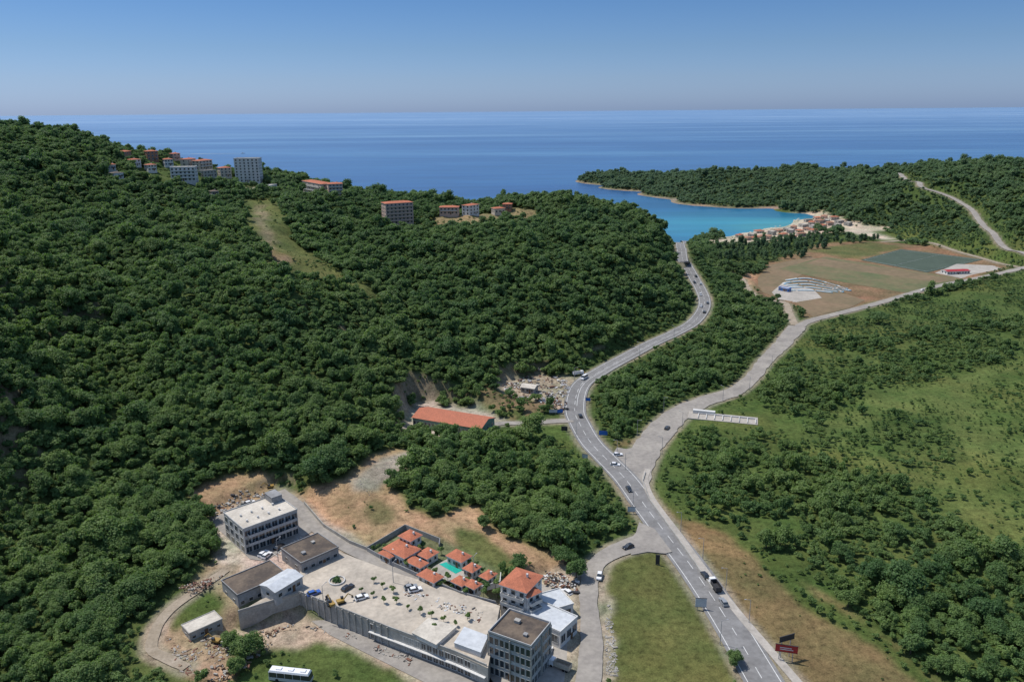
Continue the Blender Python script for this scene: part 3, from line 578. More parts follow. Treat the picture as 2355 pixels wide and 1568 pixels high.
# villas
va=math.atan2(*(G(960,1338,5)-G(800,1258,5))[[1,0]])
for (c,w,d,h,rh) in [((925,1283),10,7,3.6,1.4),((898,1286),5,5,2.7,1.),((945,1262),5.5,5,5.2,1.1),((958,1308),7,3.4,2.7,.8),((984,1288),4.6,5,2.7,.9),((1056,1296),6.5,4.6,3,1.1),((990,1340),7,4,2.6,1.),((1086,1321),3.6,4,2.6,.9),((1060,1352),4.2,3.6,2.6,.9),((1123,1338),3.2,4.2,2.6,.9),((1088,1360),3.8,3.2,2.6,.8)]:
    building('villa','small white villa with terracotta hip roof','house',None,None,d,h,'hip',m_white,m_tile,1 if h<5 else 2,3,2,z=5,rh=rh,L=w,ang=va,centre=c,base=1,over=.45,ww=1.1)
def wallline(name,label,pix,z,h,mt,t=.25):
    P=[G(u,v,z) for u,v in pix]; mb=MB()
    for a,b_ in zip(P[:-1],P[1:]):
        a=a[:2];b_=b_[:2]; d=(b_-a)/np.linalg.norm(b_-a); nn=np.array([-d[1],d[0]])*t/2; b_=b_-d*.01
        mb.hull([(*(a-nn),z-.5),(*(b_-nn),z-.5),(*(b_+nn),z-.5),(*(a+nn),z-.5)],[(*(a-nn),z+h),(*(b_-nn),z+h),(*(b_+nn),z+h),(*(a+nn),z+h)])
    obj(name,mb.mesh(name,[mt]),label=label,cat='wall')
wallline('perimeter_wall','grey concrete wall around the villas',[(845,1268),(932,1216),(1012,1248),(1010,1262)],5,1.9,m_greywall)
wallline('perimeter_wall','grey concrete wall along the access lane',[(845,1268),(905,1302),(985,1338),(1060,1370),(1140,1392)],5,1.6,m_greywall)
wallline('perimeter_wall','white garden wall with panels',[(1060,1370),(1150,1345),(1152,1322)],5,1.6,m_white)
wallline('retaining_wall','pale stone retaining wall beside the lane',[(700,1160),(745,1212),(805,1250),(850,1268)],5,1.4,m_conc)
wallline('roadside_wall','low pale concrete wall beside the footpath',[(1484,1088),(1478,1108),(1492,1148),(1556,1236),(1616,1322),(1640,1356)],.2,.8,m_conc,.4)
# ruin foundation
g0=G(1605,962,.3); g1=G(1738,975,.3); an=math.atan2((g1-g0)[1],(g1-g0)[0]); L=np.linalg.norm(g1-g0)
Eb=obj('unfinished_building',None,loc=tuple(g0),rot=an,label='white unfinished concrete ground floor frame on slab',cat='building')
mb=MB(); mb.box(-5,-1,-1,L+1,9,.15); obj('slab',mb.mesh('slab',[m_pave]),Eb); mb=MB()
for i in range(8): x=L*i/7; mb.box(x-.15,0,.16,x+.15,6,.7)
mb.box(-.1,6.01,.16,L,6.3,.8); mb.box(-3,6.5,.16,8,8.5,1.8); obj('wall',mb.mesh('wall',[m_white]),Eb)
# hillside houses
hs=[('tower_block','grey-white eight-storey apartment tower with flat roof','building',(542,416),(599,424),12,21,'flat',m_white,m_roofw,8,6,3,1.5,False),
('apartment_block','pale four-storey apartment block among trees','building',(394,416),(446,413),12,11,'flat',m_white,m_roofw,4,6,3,1.6,True),
('apartment_block','cream six-storey apartment block with red roof terraces','building',(889,516),(952,519),12,17,'hip',m_pink,m_tile,6,7,3,1.3,True),
('house','cream three-storey house with tiled roof','house',(697,447),(740,450),12,10,'hip',m_cream,m_tile,3,4,2,1.2,True),
('house','orange four-storey house with tiled roof','house',(757,455),(790,458),11,11,'hip',m_pink,m_tile,4,4,2,1.1,True),
('house','unfinished orange brick house under tiled roof','house',(340,374),(366,374),8,8,'hip',m_brick,m_tile,3,3,2,1.1,False),
('house','white two-storey house with red roof','house',(380,386),(400,386),7,5.5,'hip',m_white,m_tile,2,3,2,1.1,False),
('house','cream three-storey house with red tiled roof','house',(460,394),(490,393),8,8,'hip',m_cream,m_tile,3,4,2,1.1,True),
('house','pale unfinished concrete house','house',(470,411),(500,411),8,5.5,'flat',m_conc,m_roofw,2,4,2,1.3,False),
('house','yellow house with red tiled roof','house',(508,409),(534,411),8,8,'hip',m_cream,m_tile,3,3,2,1.1,False),
('house','small white house with red roof','house',(307,386),(326,386),7,5,'hip',m_white,m_tile,2,2,2,1,False),
('house','small white house among trees','house',(250,396),(268,396),6,4,'hip',m_white,m_tile,1,3,1,1,False),
('house','small pale house with dark roof on the slope','house',(264,415),(286,415),7,4,'hip',m_white,m_moss,1,3,1,1,False),
('house','cream house with red roof behind trees','house',(432,385),(452,385),7,6,'hip',m_cream,m_tile,2,3,1,1,False),
('house','small white house with tiled roof beside the lane','house',(342,398),(362,398),7,5,'hip',m_white,m_tile,2,3,1,1,False),
('house','brown house with tiled roof on the crest','house',(286,368),(304,368),7,5.5,'hip',m_brick,m_tile,2,3,1,1,False),
('house','pink two-storey house with red hip roof','house',(1011,498),(1054,499),9,6,'hip',m_pink,m_tile,2,5,2,1.2,True),
('house','white three-storey house with red roof','house',(1080,496),(1102,497),8,8,'hip',m_white,m_tile,3,3,2,1.1,False),
('house','small cream house with red roof on a terrace','house',(1138,496),(1162,496),7,4.5,'hip',m_cream,m_tile,1,3,2,1.1,False),
('house','small brick house with tiled roof','house',(1156,487),(1176,487),7,4.5,'hip',m_brick,m_tile,2,3,1,1.1,False),
('pavilion','small white terrace building on a retaining wall','building',(612,442),(638,438),6,3,'flat',m_white,m_roofw,1,4,2,1.3,False),
('house','red-roofed house seen behind trees','house',(400,371),(416,371),6,5,'hip',m_pink,m_tile,2,2,1,1,False),
('house','low cottage with dark roof on slope','house',(488,454),(504,454),6,3,'hip',m_conc,m_moss,1,2,1,1,False),
('sports_clubhouse','low clubhouse with bright red roof','building',(2178,632),(2230,630),9,3,'gable',m_white,m_red,1,8,2,.9,False),
('sports_clubhouse','small blue and white kiosk beside kart track','building',(1790,668),(1812,672),5,2.6,'flat',m_blue,m_metalw,1,3,1,1.3,False),
('shed','long shed with rusty pale roof among scrap','shed',(1198,902),(1228,906),6,3,'gable',m_conc,m_roofw,1,3,1,1,False)]
for a in hs:
    nm,lb,ct,A,B,d,h,rf,wm,rm,fl_,nf,ns,rh,bl=a
    building(nm,lb,ct,A,B,d,h,rf,wm,rm,fl_,nf,ns,rh=rh if rf!='flat' else 2,ww=1.5,wh=1.5,balc=bl,base=12)
# beach village
rr=random.Random(3)
bl=[(1700,546),(1728,543),(1752,547),(1745,536),(1775,540),(1790,533),(1800,542),(1818,536),(1825,527),(1838,534),(1848,522),(1856,530),(1866,517),(1872,526),(1884,513),(1890,522),(1902,510),(1908,518),(1918,505),(1930,512),(1895,503),(1880,504),(1858,510),(1768,550),(1820,548),(1950,518),(1715,552),(1735,551),(1810,530),(1842,543),(1870,534),(1926,522)]
for i,(u,v) in enumerate(bl):
    building('beach_house',['small beach restaurant with terracotta roof','white beach pavilion with pale roof','brown beach house with tiled roof'][i%3],'house',None,None,rr.uniform(5,9),rr.uniform(2.6,4.6),'hip' if i%3!=1 else 'flat',[m_cream,m_conc,m_pink][i%3],[m_tile,m_roofw,m_brick][i%3],1,3,1,L=rr.uniform(7,13),ang=rr.uniform(.1,1.1),centre=(u,v),rh=1.2,base=3,door=False,ww=1.8)
# kart track barriers: serpentine
kt=[]
for i in range(5):
    t=i/4; Lf=(1803+14*t,645+22*t); Rt=(1946-30*t,664+9*t); Md=(1860+5*t,641+27*t)
    kt+= [Lf,Md,Rt] if i%2==0 else [Rt,Md,Lf]
for off,mt in ((0,m_line),(2.0,m_pblue)):
    K=spline([G(u,v,-4)[:2]+np.array([off*.3,-off]) for u,v in kt],1.6); mb=MB()
    for i in range(len(K)-1):
        d=K[i+1]-K[i]; d=d/(np.linalg.norm(d)+1e-6); nn=np.array([-d[1],d[0]])*(.75 if mt is m_line else .55)
        if i%9<1: continue
        mb.hull([(*(K[i]-nn),-4),(*(K[i+1]-nn),-4),(*(K[i+1]+nn),-4),(*(K[i]+nn),-4)],[(*(K[i]-nn),-3.4),(*(K[i+1]-nn),-3.4),(*(K[i+1]+nn),-3.4),(*(K[i]+nn),-3.4)])
    obj('track_barrier',mb.mesh('track_barrier',[mt]),label='winding white and blue kart track barrier',cat='barrier')
# ------------------------------------------------------------ vehicles
def carproto(col,van=False):
    b=MB(); L,Wd=(4.4,1.8) if not van else (5.6,2.1); hb=.85 if not van else 1.1
    b.hull([(-L/2,-Wd/2,.3),(L/2,-Wd/2,.3),(L/2,Wd/2,.3),(-L/2,Wd/2,.3)],[(-L/2+.05,-Wd/2+.05,hb),(L/2-.15,-Wd/2+.08,hb-.12),(L/2-.15,Wd/2-.08,hb-.12),(-L/2+.05,Wd/2-.05,hb)])
    top=1.42 if not van else 2.3; x0,x1,x2,x3=(-L/2+.15,L*.22,-L/2+.7,L*.04) if not van else (-L/2+.05,L*.36,-L/2+.12,L*.24)
    b.hull([(x2,-Wd/2+.22,top-.06),(x3,-Wd/2+.22,top-.06),(x3,Wd/2-.22,top-.06),(x2,Wd/2-.22,top-.06)],[(x2+.1,-Wd/2+.3,top),(x3-.1,-Wd/2+.3,top),(x3-.1,Wd/2-.3,top),(x2+.1,Wd/2-.3,top)])
    body=b.mesh('body',[col]); g=MB(); g.hull([(x0,-Wd/2+.08,hb-.02),(x1,-Wd/2+.08,hb-.08),(x1,Wd/2-.08,hb-.08),(x0,Wd/2-.08,hb-.02)],[(x2,-Wd/2+.22,top-.06),(x3,-Wd/2+.22,top-.06),(x3,Wd/2-.22,top-.06),(x2,Wd/2-.22,top-.06)])
    gl=g.mesh('window',[m_glass]); w=MB(); w.cyl(0,0,-.1,.1,.33,n=12,axis='y'); w.cyl(0,0,-.11,.11,.18,n=8,axis='y',m=1); wh=w.mesh('wheel',[m_rubber,m_steel])
    h=MB(); h.box(-.04,-.2,-.08,.04,.2,.08); hl=h.mesh('headlight',[m_lamp]); return body,gl,wh,hl,L,Wd
cols={'white':(.75,.75,.75),'black':(.02,.02,.022),'grey':(.25,.26,.27),'blue':(.03,.1,.35),'red':(.4,.03,.03),'silver':(.5,.5,.52)}
protos={k:carproto(paint(k+'_car_paint',c)) for k,c in cols.items()}; vanp=carproto(paint('white_car_paint',cols['white']),True)
def car(x,y,z,rot,c,where,van=False):
    body,gl,wh,hl,L,Wd=vanp if van else protos[c]
    E=obj('van' if van else 'car',None,loc=(x,y,z),rot=rot,label=f'{c} {"van" if van else "passenger car"} {where}',cat='van' if van else 'car',group='cars on roads and yards')
    obj('body',body,E); obj('window',gl,E)
    for sx in (-1,1):
        for sy in (-1,1): obj('wheel',wh,E,loc=(sx*L*.31,sy*(Wd/2-.1),.33))
    for sy in (-1,1): obj('headlight',hl,E,loc=(L/2-.06,sy*.6,.62))
def road_at(u,v,key,side=0):
    g=S(u,v); pts,hw=ROADS[key]; i=int(np.argmin(np.hypot(pts[:,0]-g[0],pts[:,1]-g[1]))); i=min(max(i,1),len(pts)-2)
    d=pts[i+1]-pts[i-1]; a=math.atan2(d[1],d[0]); n=np.array([math.sin(a),-math.cos(a)])
    q=pts[i,:2]+n*side; return q[0],q[1],pts[i,2]+.1,a
for u,v,s,c,vn in [(1445,1127,-2.1,'black',0),(1605,1328,2,'black',0),(1657,1390,2,'grey',0),(1330,960,2,'black',0),(1358,875,-2,'white',1),(1583,637,2,'black',0),(1606,706,-2,'white',0),(1625,698,2,'grey',0),(1591,652,-2,'black',0),(1612,680,-2,'white',0),(1573,600,2,'silver',0),(1620,720,2,'black',0),(1600,655,2,'white',0)]:
    x,y,z,a=road_at(u,v,'main',s); car(x,y,z,a+(math.pi if s<0 else 0),c,'driving on the coastal road',bool(vn))
for u,v,s,c,k in [(1503,980,2,'black','valley'),(1433,1248,-1,'black','side'),(1340,1322,-3,'white','side'),(2115,668,1,'white','field')]:
    x,y,z,a=road_at(u,v,k,s); car(x,y,z-.04,a,c,'on a pale side road')
for u,v,c,z,a in [(1415,1070,'white',zj+.03,-.2),(1421,1047,'white',zj+.03,.1),(722,1366,'blue',DZ,.6),(800,1353,'black',DZ,.9),(757,1387,'black',DZ,2),(832,1376,'white',DZ,.5),(606,1275,'white',5.04,1.2),(614,1279,'white',5.04,1.2),(642,1259,'black',5.04,1.2),(1304,1363,'white',.04,2.2),(575,1158,'white',5.04,.7),(568,1163,'black',5.04,.7),(1262,1500,'white',.04,1.3),(945,1352,'grey',DZ,.4),(955,1358,'white',DZ,.4)]:
    g=G(u,v,z); car(g[0],g[1],z,a,c,'parked on the paved yard')
def truck(x,y,z,a,label,colm):
    E=obj('truck',None,loc=(x,y,z),rot=a,label=label,cat='truck'); E.scale=(.85,.85,.85); mb=MB(); mb.box(-4,-1.2,.9,1.6,1.2,1.15); mb.box(-4,-1.25,1.16,1.6,-1.15,2.6);mb.box(-4,1.15,1.16,1.6,1.25,2.6);mb.box(-4,-1.14,1.16,-3.9,1.14,2.6);mb.box(1.5,-1.14,1.16,1.6,1.14,2.6); obj('cargo_bed',mb.mesh('cargo_bed',[colm]),E)
    mb=MB(); mb.hull([(1.9,-1.15,.6),(3.8,-1.15,.6),(3.8,1.15,.6),(1.9,1.15,.6)],[(1.9,-1.1,2.7),(3.4,-1.1,2.7),(3.4,1.1,2.7),(1.9,1.1,2.7)]); obj('cab',mb.mesh('cab',[paint('white_car_paint',(1,1,1))]),E)
    mb=MB(); mb.hull([(3.72,-1,1.6),(3.78,-1,1.6),(3.78,1,1.6),(3.72,1,1.6)],[(3.5,-1,2.5),(3.56,-1,2.5),(3.56,1,2.5),(3.5,1,2.5)]); obj('windscreen',mb.mesh('windscreen',[m_glass]),E)
    w=MB(); w.cyl(0,0,-.15,.15,.5,n=12,axis='y'); wm=w.mesh('wheel',[m_rubber])
    for X in (-3,-1.8,2.6):
        for Y in (-1,1): obj('wheel',wm,E,loc=(X,Y,.5))
x,y,z,a=road_at(1651,1352,'main',2.6); truck(x,y,z,a,'dark flatbed lorry on the coastal road',m_dark)
g=G(1287,1535,0); truck(g[0],g[1],.04,2.6,'light lorry parked in the yard',m_umb); 
g=G(1330,866,4); zz=float(H(g[0],g[1]));truck(g[0],g[1],zz+.2,.4,'white tipper lorry parked by the scrap yard',m_white)
# bus
g0=G(624,1556,0); g1=G(716,1566,0); an=math.atan2((g1-g0)[1],(g1-g0)[0]); zz=float(H((g0[0]+g1[0])/2,g0[1])); c=(g0+g1)/2
E=obj('bus',None,loc=(c[0],c[1],zz+.05),rot=an,label='white touring coach with dark windows parked on grass',cat='bus'); FOOT.append(np.array([(c[0]-8,c[1]-6),(c[0]+8,c[1]-6),(c[0]+8,c[1]+4),(c[0]-8,c[1]+4)]))
mb=MB(); mb.hull([(-6,-1.25,.35),(6,-1.25,.35),(6,1.25,.35),(-6,1.25,.35)],[(-6,-1.25,1.3),(6.05,-1.25,1.3),(6.05,1.25,1.3),(-6,1.25,1.3)]); mb.hull([(-6,-1.2,2.85),(5.7,-1.2,2.85),(5.7,1.2,2.85),(-6,1.2,2.85)],[(-5.7,-1.0,3.35),(5.4,-1.0,3.35),(5.4,1.0,3.35),(-5.7,1.0,3.35)],1)
for x in (-5.9,-3.6,-1.3,1,3.3): mb.box(x,-1.24,1.3,x+.12,1.24,2.85)
for x in (-4,-.5,3): mb.box(x,-.55,3.35,x+1.5,.55,3.6,1)
obj('body',mb.mesh('body',[paint('silver_car_paint',(1,1,1)),paint('white_car_paint',(1,1,1))]),E); mb=MB(); mb.hull([(-5.95,-1.2,1.3),(6,-1.2,1.3),(6,1.2,1.3),(-5.95,1.2,1.3)],[(-5.95,-1.17,2.85),(5.7,-1.17,2.85),(5.7,1.17,2.85),(-5.95,1.17,2.85)]); obj('window',mb.mesh('window',[m_glass]),E)
w=MB(); w.cyl(0,0,-.15,.15,.5,n=14,axis='y'); wm=w.mesh('wheel',[m_rubber])
for X in (-3.6,4):
    for Y in (-1.12,1.12): obj('wheel',wm,E,loc=(X,Y,.5))
# excavators
def excavator(u,v,z,a):
    g=G(u,v,z); z=max(z,float(H(g[0],g[1]))); E=obj('excavator',None,loc=(g[0],g[1],z+.05),rot=a,label='yellow tracked excavator with folded boom',cat='excavator'); E.scale=(.62,.62,.62)
    for Y in (-1.1,1.1):
        mb=MB(); mb.hull([(-1.6,Y-.3,0),(1.6,Y-.3,0),(1.6,Y+.3,0),(-1.6,Y+.3,0)],[(-2,Y-.3,.5),(2,Y-.3,.5),(2,Y+.3,.5),(-2,Y+.3,.5)]); mb.hull([(-2,Y-.3,.5),(2,Y-.3,.5),(2,Y+.3,.5),(-2,Y+.3,.5)],[(-1.7,Y-.3,.85),(1.7,Y-.3,.85),(1.7,Y+.3,.85),(-1.7,Y+.3,.85)]); obj('track',mb.mesh('track',[m_rubber]),E)
    mb=MB(); mb.box(-2.2,-1.3,.95,1.3,1.3,1.9); obj('body',mb.mesh('body',[m_yel]),E); mb=MB(); mb.box(0,.3,1.9,1.4,1.25,3); obj('cab',mb.mesh('cab',[m_glass]),E)
    mb=MB(); mb.beam((1,-.2,1.6),(3.6,-.2,4.2),.3,.25); mb.beam((3.6,-.2,4.2),(5.8,-.2,2.4),.25,.18); obj('boom',mb.mesh('boom',[m_yel]),E); mb=MB(); mb.hull([(5.2,-.7,1.4),(6.2,-.7,1.4),(6.2,.4,1.4),(5.2,.4,1.4)],[(5.5,-.7,2.4),(6.0,-.7,2.4),(6.0,.4,2.4),(5.5,.4,2.4)]); obj('bucket',mb.mesh('bucket',[m_dark]),E)
excavator(1340,860,5,2.6); excavator(497,1478,2,2.9); excavator(785,1386,DZ,.5); excavator(762,1392,DZ,2.2); excavator(622,1122,6,3.5)
# ------------------------------------------------------------ signs, lamps
def billboard(u,v,z,w,h,ph,a,mt,label,stripes=0):
    g=G(u,v,z); z=float(H(g[0],g[1])); E=obj('billboard',None,loc=(g[0],g[1],z),rot=a,label=label,cat='sign'); FOOT.append(np.array([(g[0]-w*.7,g[1]-7),(g[0]+w*.7,g[1]-7),(g[0]+w*.7,g[1]+1),(g[0]-w*.7,g[1]+1)]))
    for X in (-w*.3,w*.3):
        mb=MB(); mb.cyl(X,0.15,-.5,ph+h*.8,.12); obj('post',mb.mesh('post',[m_steel]),E)
    mb=MB(); mb.box(-w/2,-.15,ph,w/2,.02,ph+h); mb.box(-w/2-.1,-.18,ph-.1,w/2+.1,.05,ph,1); mb.box(-w/2-.1,-.18,ph+h,w/2+.1,.05,ph+h+.1,1)
    for k in range(stripes): mb.box(-w*.3,-.17,ph+h*(.3+.25*k),w*(.3-.08*k),-.155,ph+h*(.3+.25*k)+h*.1,2)
    obj('panel',mb.mesh('panel',[mt,m_dark,m_line]),E)
billboard(1806,1520,0,6,2.2,3.2,-.25,m_red,'red roadside billboard with pale lettering',stripes=2)
billboard(1805,1512,0,5,1.6,5.9,.35,m_dark,'dark upper roadside billboard panel')
billboard(1611,1402,0,3.4,3,1.2,-.1,m_metalw,'pale roadside billboard on two posts')
billboard(1512,1300,0,1.4,3.5,.4,-.2,m_dark,'dark upright advertising pylon on grass')
billboard(1452,1182,0,3,2,1,-.1,m_metalw,'small pale roadside billboard')
billboard(1387,1004,1,4,2.2,.8,-.1,m_blue,'blue direction sign board')
billboard(1272,954,2,4,1.6,.8,0,m_metalw,'blue-white roadside billboard near scrap yard'); billboard(1288,953,2,3,1.8,.6,.2,m_blue,'small blue roadside billboard')
billboard(1345,1062,0,2.6,1.8,1.4,-.4,m_metalw,'small roadside billboard in bushes'); billboard(1352,930,2,2.5,1.6,1,-.2,m_blue,'blue road sign beside the bend'); billboard(1298,990,2,3,2,.6,-.2,m_dark,'dark roadside notice board')
pm=MB(); pm.cyl(0,0,-.3,8,.12,.07); pm.beam((0,0,8),(1.6,0,8.4),.07,.05); pole=pm.mesh('pole',[m_steel]); lm=MB(); lm.box(1.4,-.14,8.34,2.0,.14,8.44); head=lm.mesh('lamp_head',[m_steel])
for u,v,k,s in [(1484,1040,'valley',7.4),(1460,1085,'valley',-5.8),(1530,975,'valley',8),(1505,1010,'valley',-8.2),(1560,955,'valley',-7.5),(1640,915,'valley',5.6),(1700,893,'valley',5.6),(1745,845,'valley',6.5),(1545,1225,'main',5.6),(1590,1290,'main',5.6),(1640,1362,'main',5.6),(1690,1440,'main',5.9),(1500,1165,'main',-5.6),(1670,1480,'main',-6.4),(1400,1052,'main',5.5),(1345,1008,'main',-5.4),(1316,940,'main',-5.4),(1340,880,'main',-5.4),(1450,815,'main',5.4),(1530,775,'main',5.4)]:
    x,y,z,a=road_at(u,v,k,s); E=obj('street_lamp',None,loc=(x,y,z-.2),rot=a+(math.pi/2 if s>0 else -math.pi/2),label='grey steel street lamp beside the road',cat='street lamp',group='street lamps along the roads'); obj('pole',pole,E); obj('lamp_head',head,E)
for u,v in [(700,1380),(745,1400),(905,1345),(1090,1330),(640,1290)]:
    g=G(u,v,5); E=obj('street_lamp',None,loc=(g[0],g[1],5),rot=1,label='grey steel lamp post in the yard',cat='street lamp'); obj('pole',pole,E); obj('lamp_head',head,E)
# ------------------------------------------------------------ trees
import bmesh
bm=bmesh.new(); bmesh.ops.create_icosphere(bm,subdivisions=2,radius=1); IV=np.array([v.co[:] for v in bm.verts]); IF=np.array([[v.index for v in f_.verts] for f_ in bm.faces]); bm.free()
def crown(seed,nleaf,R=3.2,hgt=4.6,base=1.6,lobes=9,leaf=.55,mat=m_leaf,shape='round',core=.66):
    g=np.random.default_rng(seed); vs=[];fs=[];k=0; L=[]
    asp=g.uniform(.7,1.4)
    for i in range(lobes):
        if shape=='round':
            a=g.uniform(0,6.28); rr_=R*.74*math.sqrt(g.uniform(0,1)); zc=base+hgt*(.15+.75*g.uniform(0,1)*(1-.45*rr_/R)); lr=R*g.uniform(.2,.46)
        else:
            a=g.uniform(0,6.28); tt=i/(lobes-1); rr_=R*.5*g.uniform(0,1); zc=base+hgt*(.08+.84*tt); lr=R*(.85-.4*tt)*g.uniform(.7,1.15)
        L.append((np.array([rr_*math.cos(a)*asp,rr_*math.sin(a)/asp,zc]),lr))
    if shape=='round': L.append((np.array([0,0,base+hgt*.40]),R*.52))
    for c,lr in L:
        q=IV*lr*core*g.uniform(.7,1.15,(len(IV),1))*np.array([1,1,.85])+c; vs.append(q); fs.append(IF+k); k+=len(q)
    V3=np.vstack(vs); F3=np.vstack(fs)
    wts=np.array([l[1]**2 for l in L]); pick=g.choice(len(L),nleaf,p=wts/wts.sum()); C_=np.array([l[0] for l in L])[pick]; LR=np.array([l[1] for l in L])[pick][:,None]
    d=g.normal(size=(nleaf,3)); d[:,2]=np.abs(d[:,2])*1.0-.35*g.uniform(0,1,nleaf); d/=np.linalg.norm(d,axis=1)[:,None]
    pc=C_+d*LR*g.uniform(.68,1.28,(nleaf,1))*np.array([1,1,.88]); nn=d+g.normal(size=(nleaf,3))*.5+np.array([0,0,.5]); nn/=np.linalg.norm(nn,axis=1)[:,None]
    t1=np.cross(nn,g.normal(size=(nleaf,3))); t1/=np.linalg.norm(t1,axis=1)[:,None]; t2=np.cross(nn,t1); s=leaf*g.uniform(.45,1.2,(nleaf,1))
    Q=np.stack([pc-t1*s*.6,pc-t2*s*.45,pc+t1*s*.6,pc+t2*s*.45],1).reshape(-1,3)
    nV=len(V3); me=bpy.data.meshes.new('crown'); allv=np.vstack([V3,Q]); me.vertices.add(len(allv)); me.vertices.foreach_set('co',allv.ravel())
    lv=np.concatenate([F3.ravel(),np.arange(nV,nV+4*nleaf)]); me.loops.add(len(lv)); me.loops.foreach_set('vertex_index',lv)
    st=np.concatenate([np.arange(0,F3.size,3),F3.size+np.arange(0,4*nleaf,4)]); me.polygons.add(len(st)); me.polygons.foreach_set('loop_start',st); me.update(calc_edges=True); me.materials.append(mat); return me
def trunkmesh(seed,h=3,r_=.22,limbs=5):
    g=random.Random(seed); mb=MB(); mb.beam((0,0,-1.2),(0,0,h),r_,r_*.6,7)
    for i in range(limbs):
        a=g.uniform(0,6.28); mb.beam((0,0,h*g.uniform(.55,.95)),(1.5*math.cos(a),1.5*math.sin(a),h+g.uniform(.6,1.6)),r_*.45,r_*.15,5)
    return mb.mesh('trunk',[m_bark])
near=[(crown(10+i,2900,R=2.9+.25*i,hgt=4.2+.5*(i%3),leaf=.42,lobes=12+2*i),trunkmesh(i)) for i in range(6)]
lib=bpy.data.collections.new('tree_library')
for i in range(10):
    me=crown(40+i,760,R=2.7+.25*(i%4),hgt=3.2+.6*(i%4),leaf=.66,lobes=9+i%5); o=bpy.data.objects.new(f'tree_form_{i}',me); lib.objects.link(o)
sp=3.05
def cand(y0,y1,sp):
    yy=np.arange(y0,y1,sp); out=[]
    for y in yy:
        w=0.68*y+60; xx=np.arange(-w,w,sp); out.append(np.column_stack([xx,np.full(len(xx),y)]))
    o=np.vstack(out); return o+rng.uniform(-.6,.6,o.shape)*sp
Ca=cand(165,900,sp); Cb=cand(900,2100,4.6); Sa=np.concatenate([np.full(len(Ca),.76),np.full(len(Cb),1.0)]); Cc=np.vstack([Ca,Cb])
x,y=Cc[:,0],Cc[:,1]; z=H(x,y)
u_,v_,D_=project(x,y,z); keep=(z>-8.3)&(u_>-120)&(u_<2480)&(v_<1670)
Cc,Sa=Cc[keep],Sa[keep]; x,y=Cc[:,0],Cc[:,1]; z=H(x,y)
den,ts=terrain_density(x,y); rm=gridsample(treemask,x,y)
patch=.6*fbm(x/24,y/24,31)+.4*fbm(x/7,y/7,33); pd=np.where(den>=.99,1,np.clip(den*(.2+3.2*np.clip(patch-.36,0,1)*2.2),0,1)); pd=np.where(den<=0,0,pd)
ok=(rng.uniform(0,1,len(x))<pd)&(rm>2.2)
ok&=~((y>1300)&(z<-7.2))&~((y<1300)&(z<-7.3))
for P in FOOT:
    c=P.mean(0); R_=np.hypot(*(P-c).T).max()+2; m=np.hypot(x-c[0],y-c[1])<R_; ok[m]&=~inpoly(x[m],y[m],P)
x,y,z,ts,Sa,den,rm,patch=x[ok],y[ok],z[ok],ts[ok],Sa[ok],den[ok],rm[ok],patch[ok]
N=len(x); sc=ts*Sa*np.clip(np.exp(rng.normal(-.13,.32,N)),.4,2.1)*np.where(fbm(x/15,y/15,77)>.55,1.18,.92)
sc=np.where((den<.9),sc*rng.uniform(.45,1.3,N)*(.65+1.1*np.clip(patch-.2,0,.7)),sc)*np.clip(rm/9,.5,1)
tint=np.clip(rng.beta(1.5,1.8,N)*.9+.8*(fbm(x/30,y/30,55)-.45),0,1)
u_,v_,D_=project(x,y,z); inside=(u_>-10)&(u_<2365)&(v_<1590)
size=np.where(inside,sc/D_,0); order=np.argsort(-size); big=order[:285]; rest=order[285:]
print('TREES',N)
def tree(x,y,z,s,rot,t,form,label='broad-leaved tree with dense green crown',name='tree',cat='tree',group='broad-leaved trees of the wood'):
    E=obj(name,None,loc=(x,y,z),rot=rot,label=label,cat=cat,group=group); E.scale=(s,s,s)
    obj('trunk',form[1],E); c=obj('crown',form[0],E); c['tint']=float(t)
for i in big: tree(x[i],y[i],z[i],sc[i],rng.uniform(0,6.28),tint[i],near[rng.integers(0,6)])
me=bpy.data.meshes.new('forest'); me.vertices.add(len(rest)); me.vertices.foreach_set('co',np.column_stack([x[rest],y[rest],z[rest]]).ravel())
def attr(n,t,d,key='value'): a=me.attributes.new(n,t,'POINT'); a.data.foreach_set(key,d)
attr('tint','FLOAT',tint[rest]); s=sc[rest]; attr('sc','FLOAT_VECTOR',np.column_stack([s*rng.uniform(.82,1.22,len(s)),s*rng.uniform(.82,1.22,len(s)),s*rng.uniform(.75,1.4,len(s))]).ravel(),'vector')
attr('rt','FLOAT_VECTOR',np.column_stack([rng.uniform(-.18,.18,len(s)),rng.uniform(-.18,.18,len(s)),rng.uniform(0,6.28,len(s))]).ravel(),'vector'); attr('pick','INT',rng.integers(0,10,len(s)).astype(np.int32))
fo=obj('forest',me,kind='stuff',label='dense green broad-leaved forest and scrub covering the hills',cat='forest')
ng=bpy.data.node_groups.new('forest_nodes','GeometryNodeTree'); ng.interface.new_socket('Geometry',in_out='INPUT',socket_type='NodeSocketGeometry'); ng.interface.new_socket('Geometry',in_out='OUTPUT',socket_type='NodeSocketGeometry')
gi=ng.nodes.new('NodeGroupInput'); go=ng.nodes.new('NodeGroupOutput'); ip=ng.nodes.new('GeometryNodeInstanceOnPoints'); ci=ng.nodes.new('GeometryNodeCollectionInfo')
ci.inputs['Collection'].default_value=lib; ci.inputs['Separate Children'].default_value=True; ci.inputs['Reset Children'].default_value=True
ng.links.new(gi.outputs[0],ip.inputs['Points']); ng.links.new(ci.outputs[0],ip.inputs['Instance']); ip.inputs['Pick Instance'].default_value=True
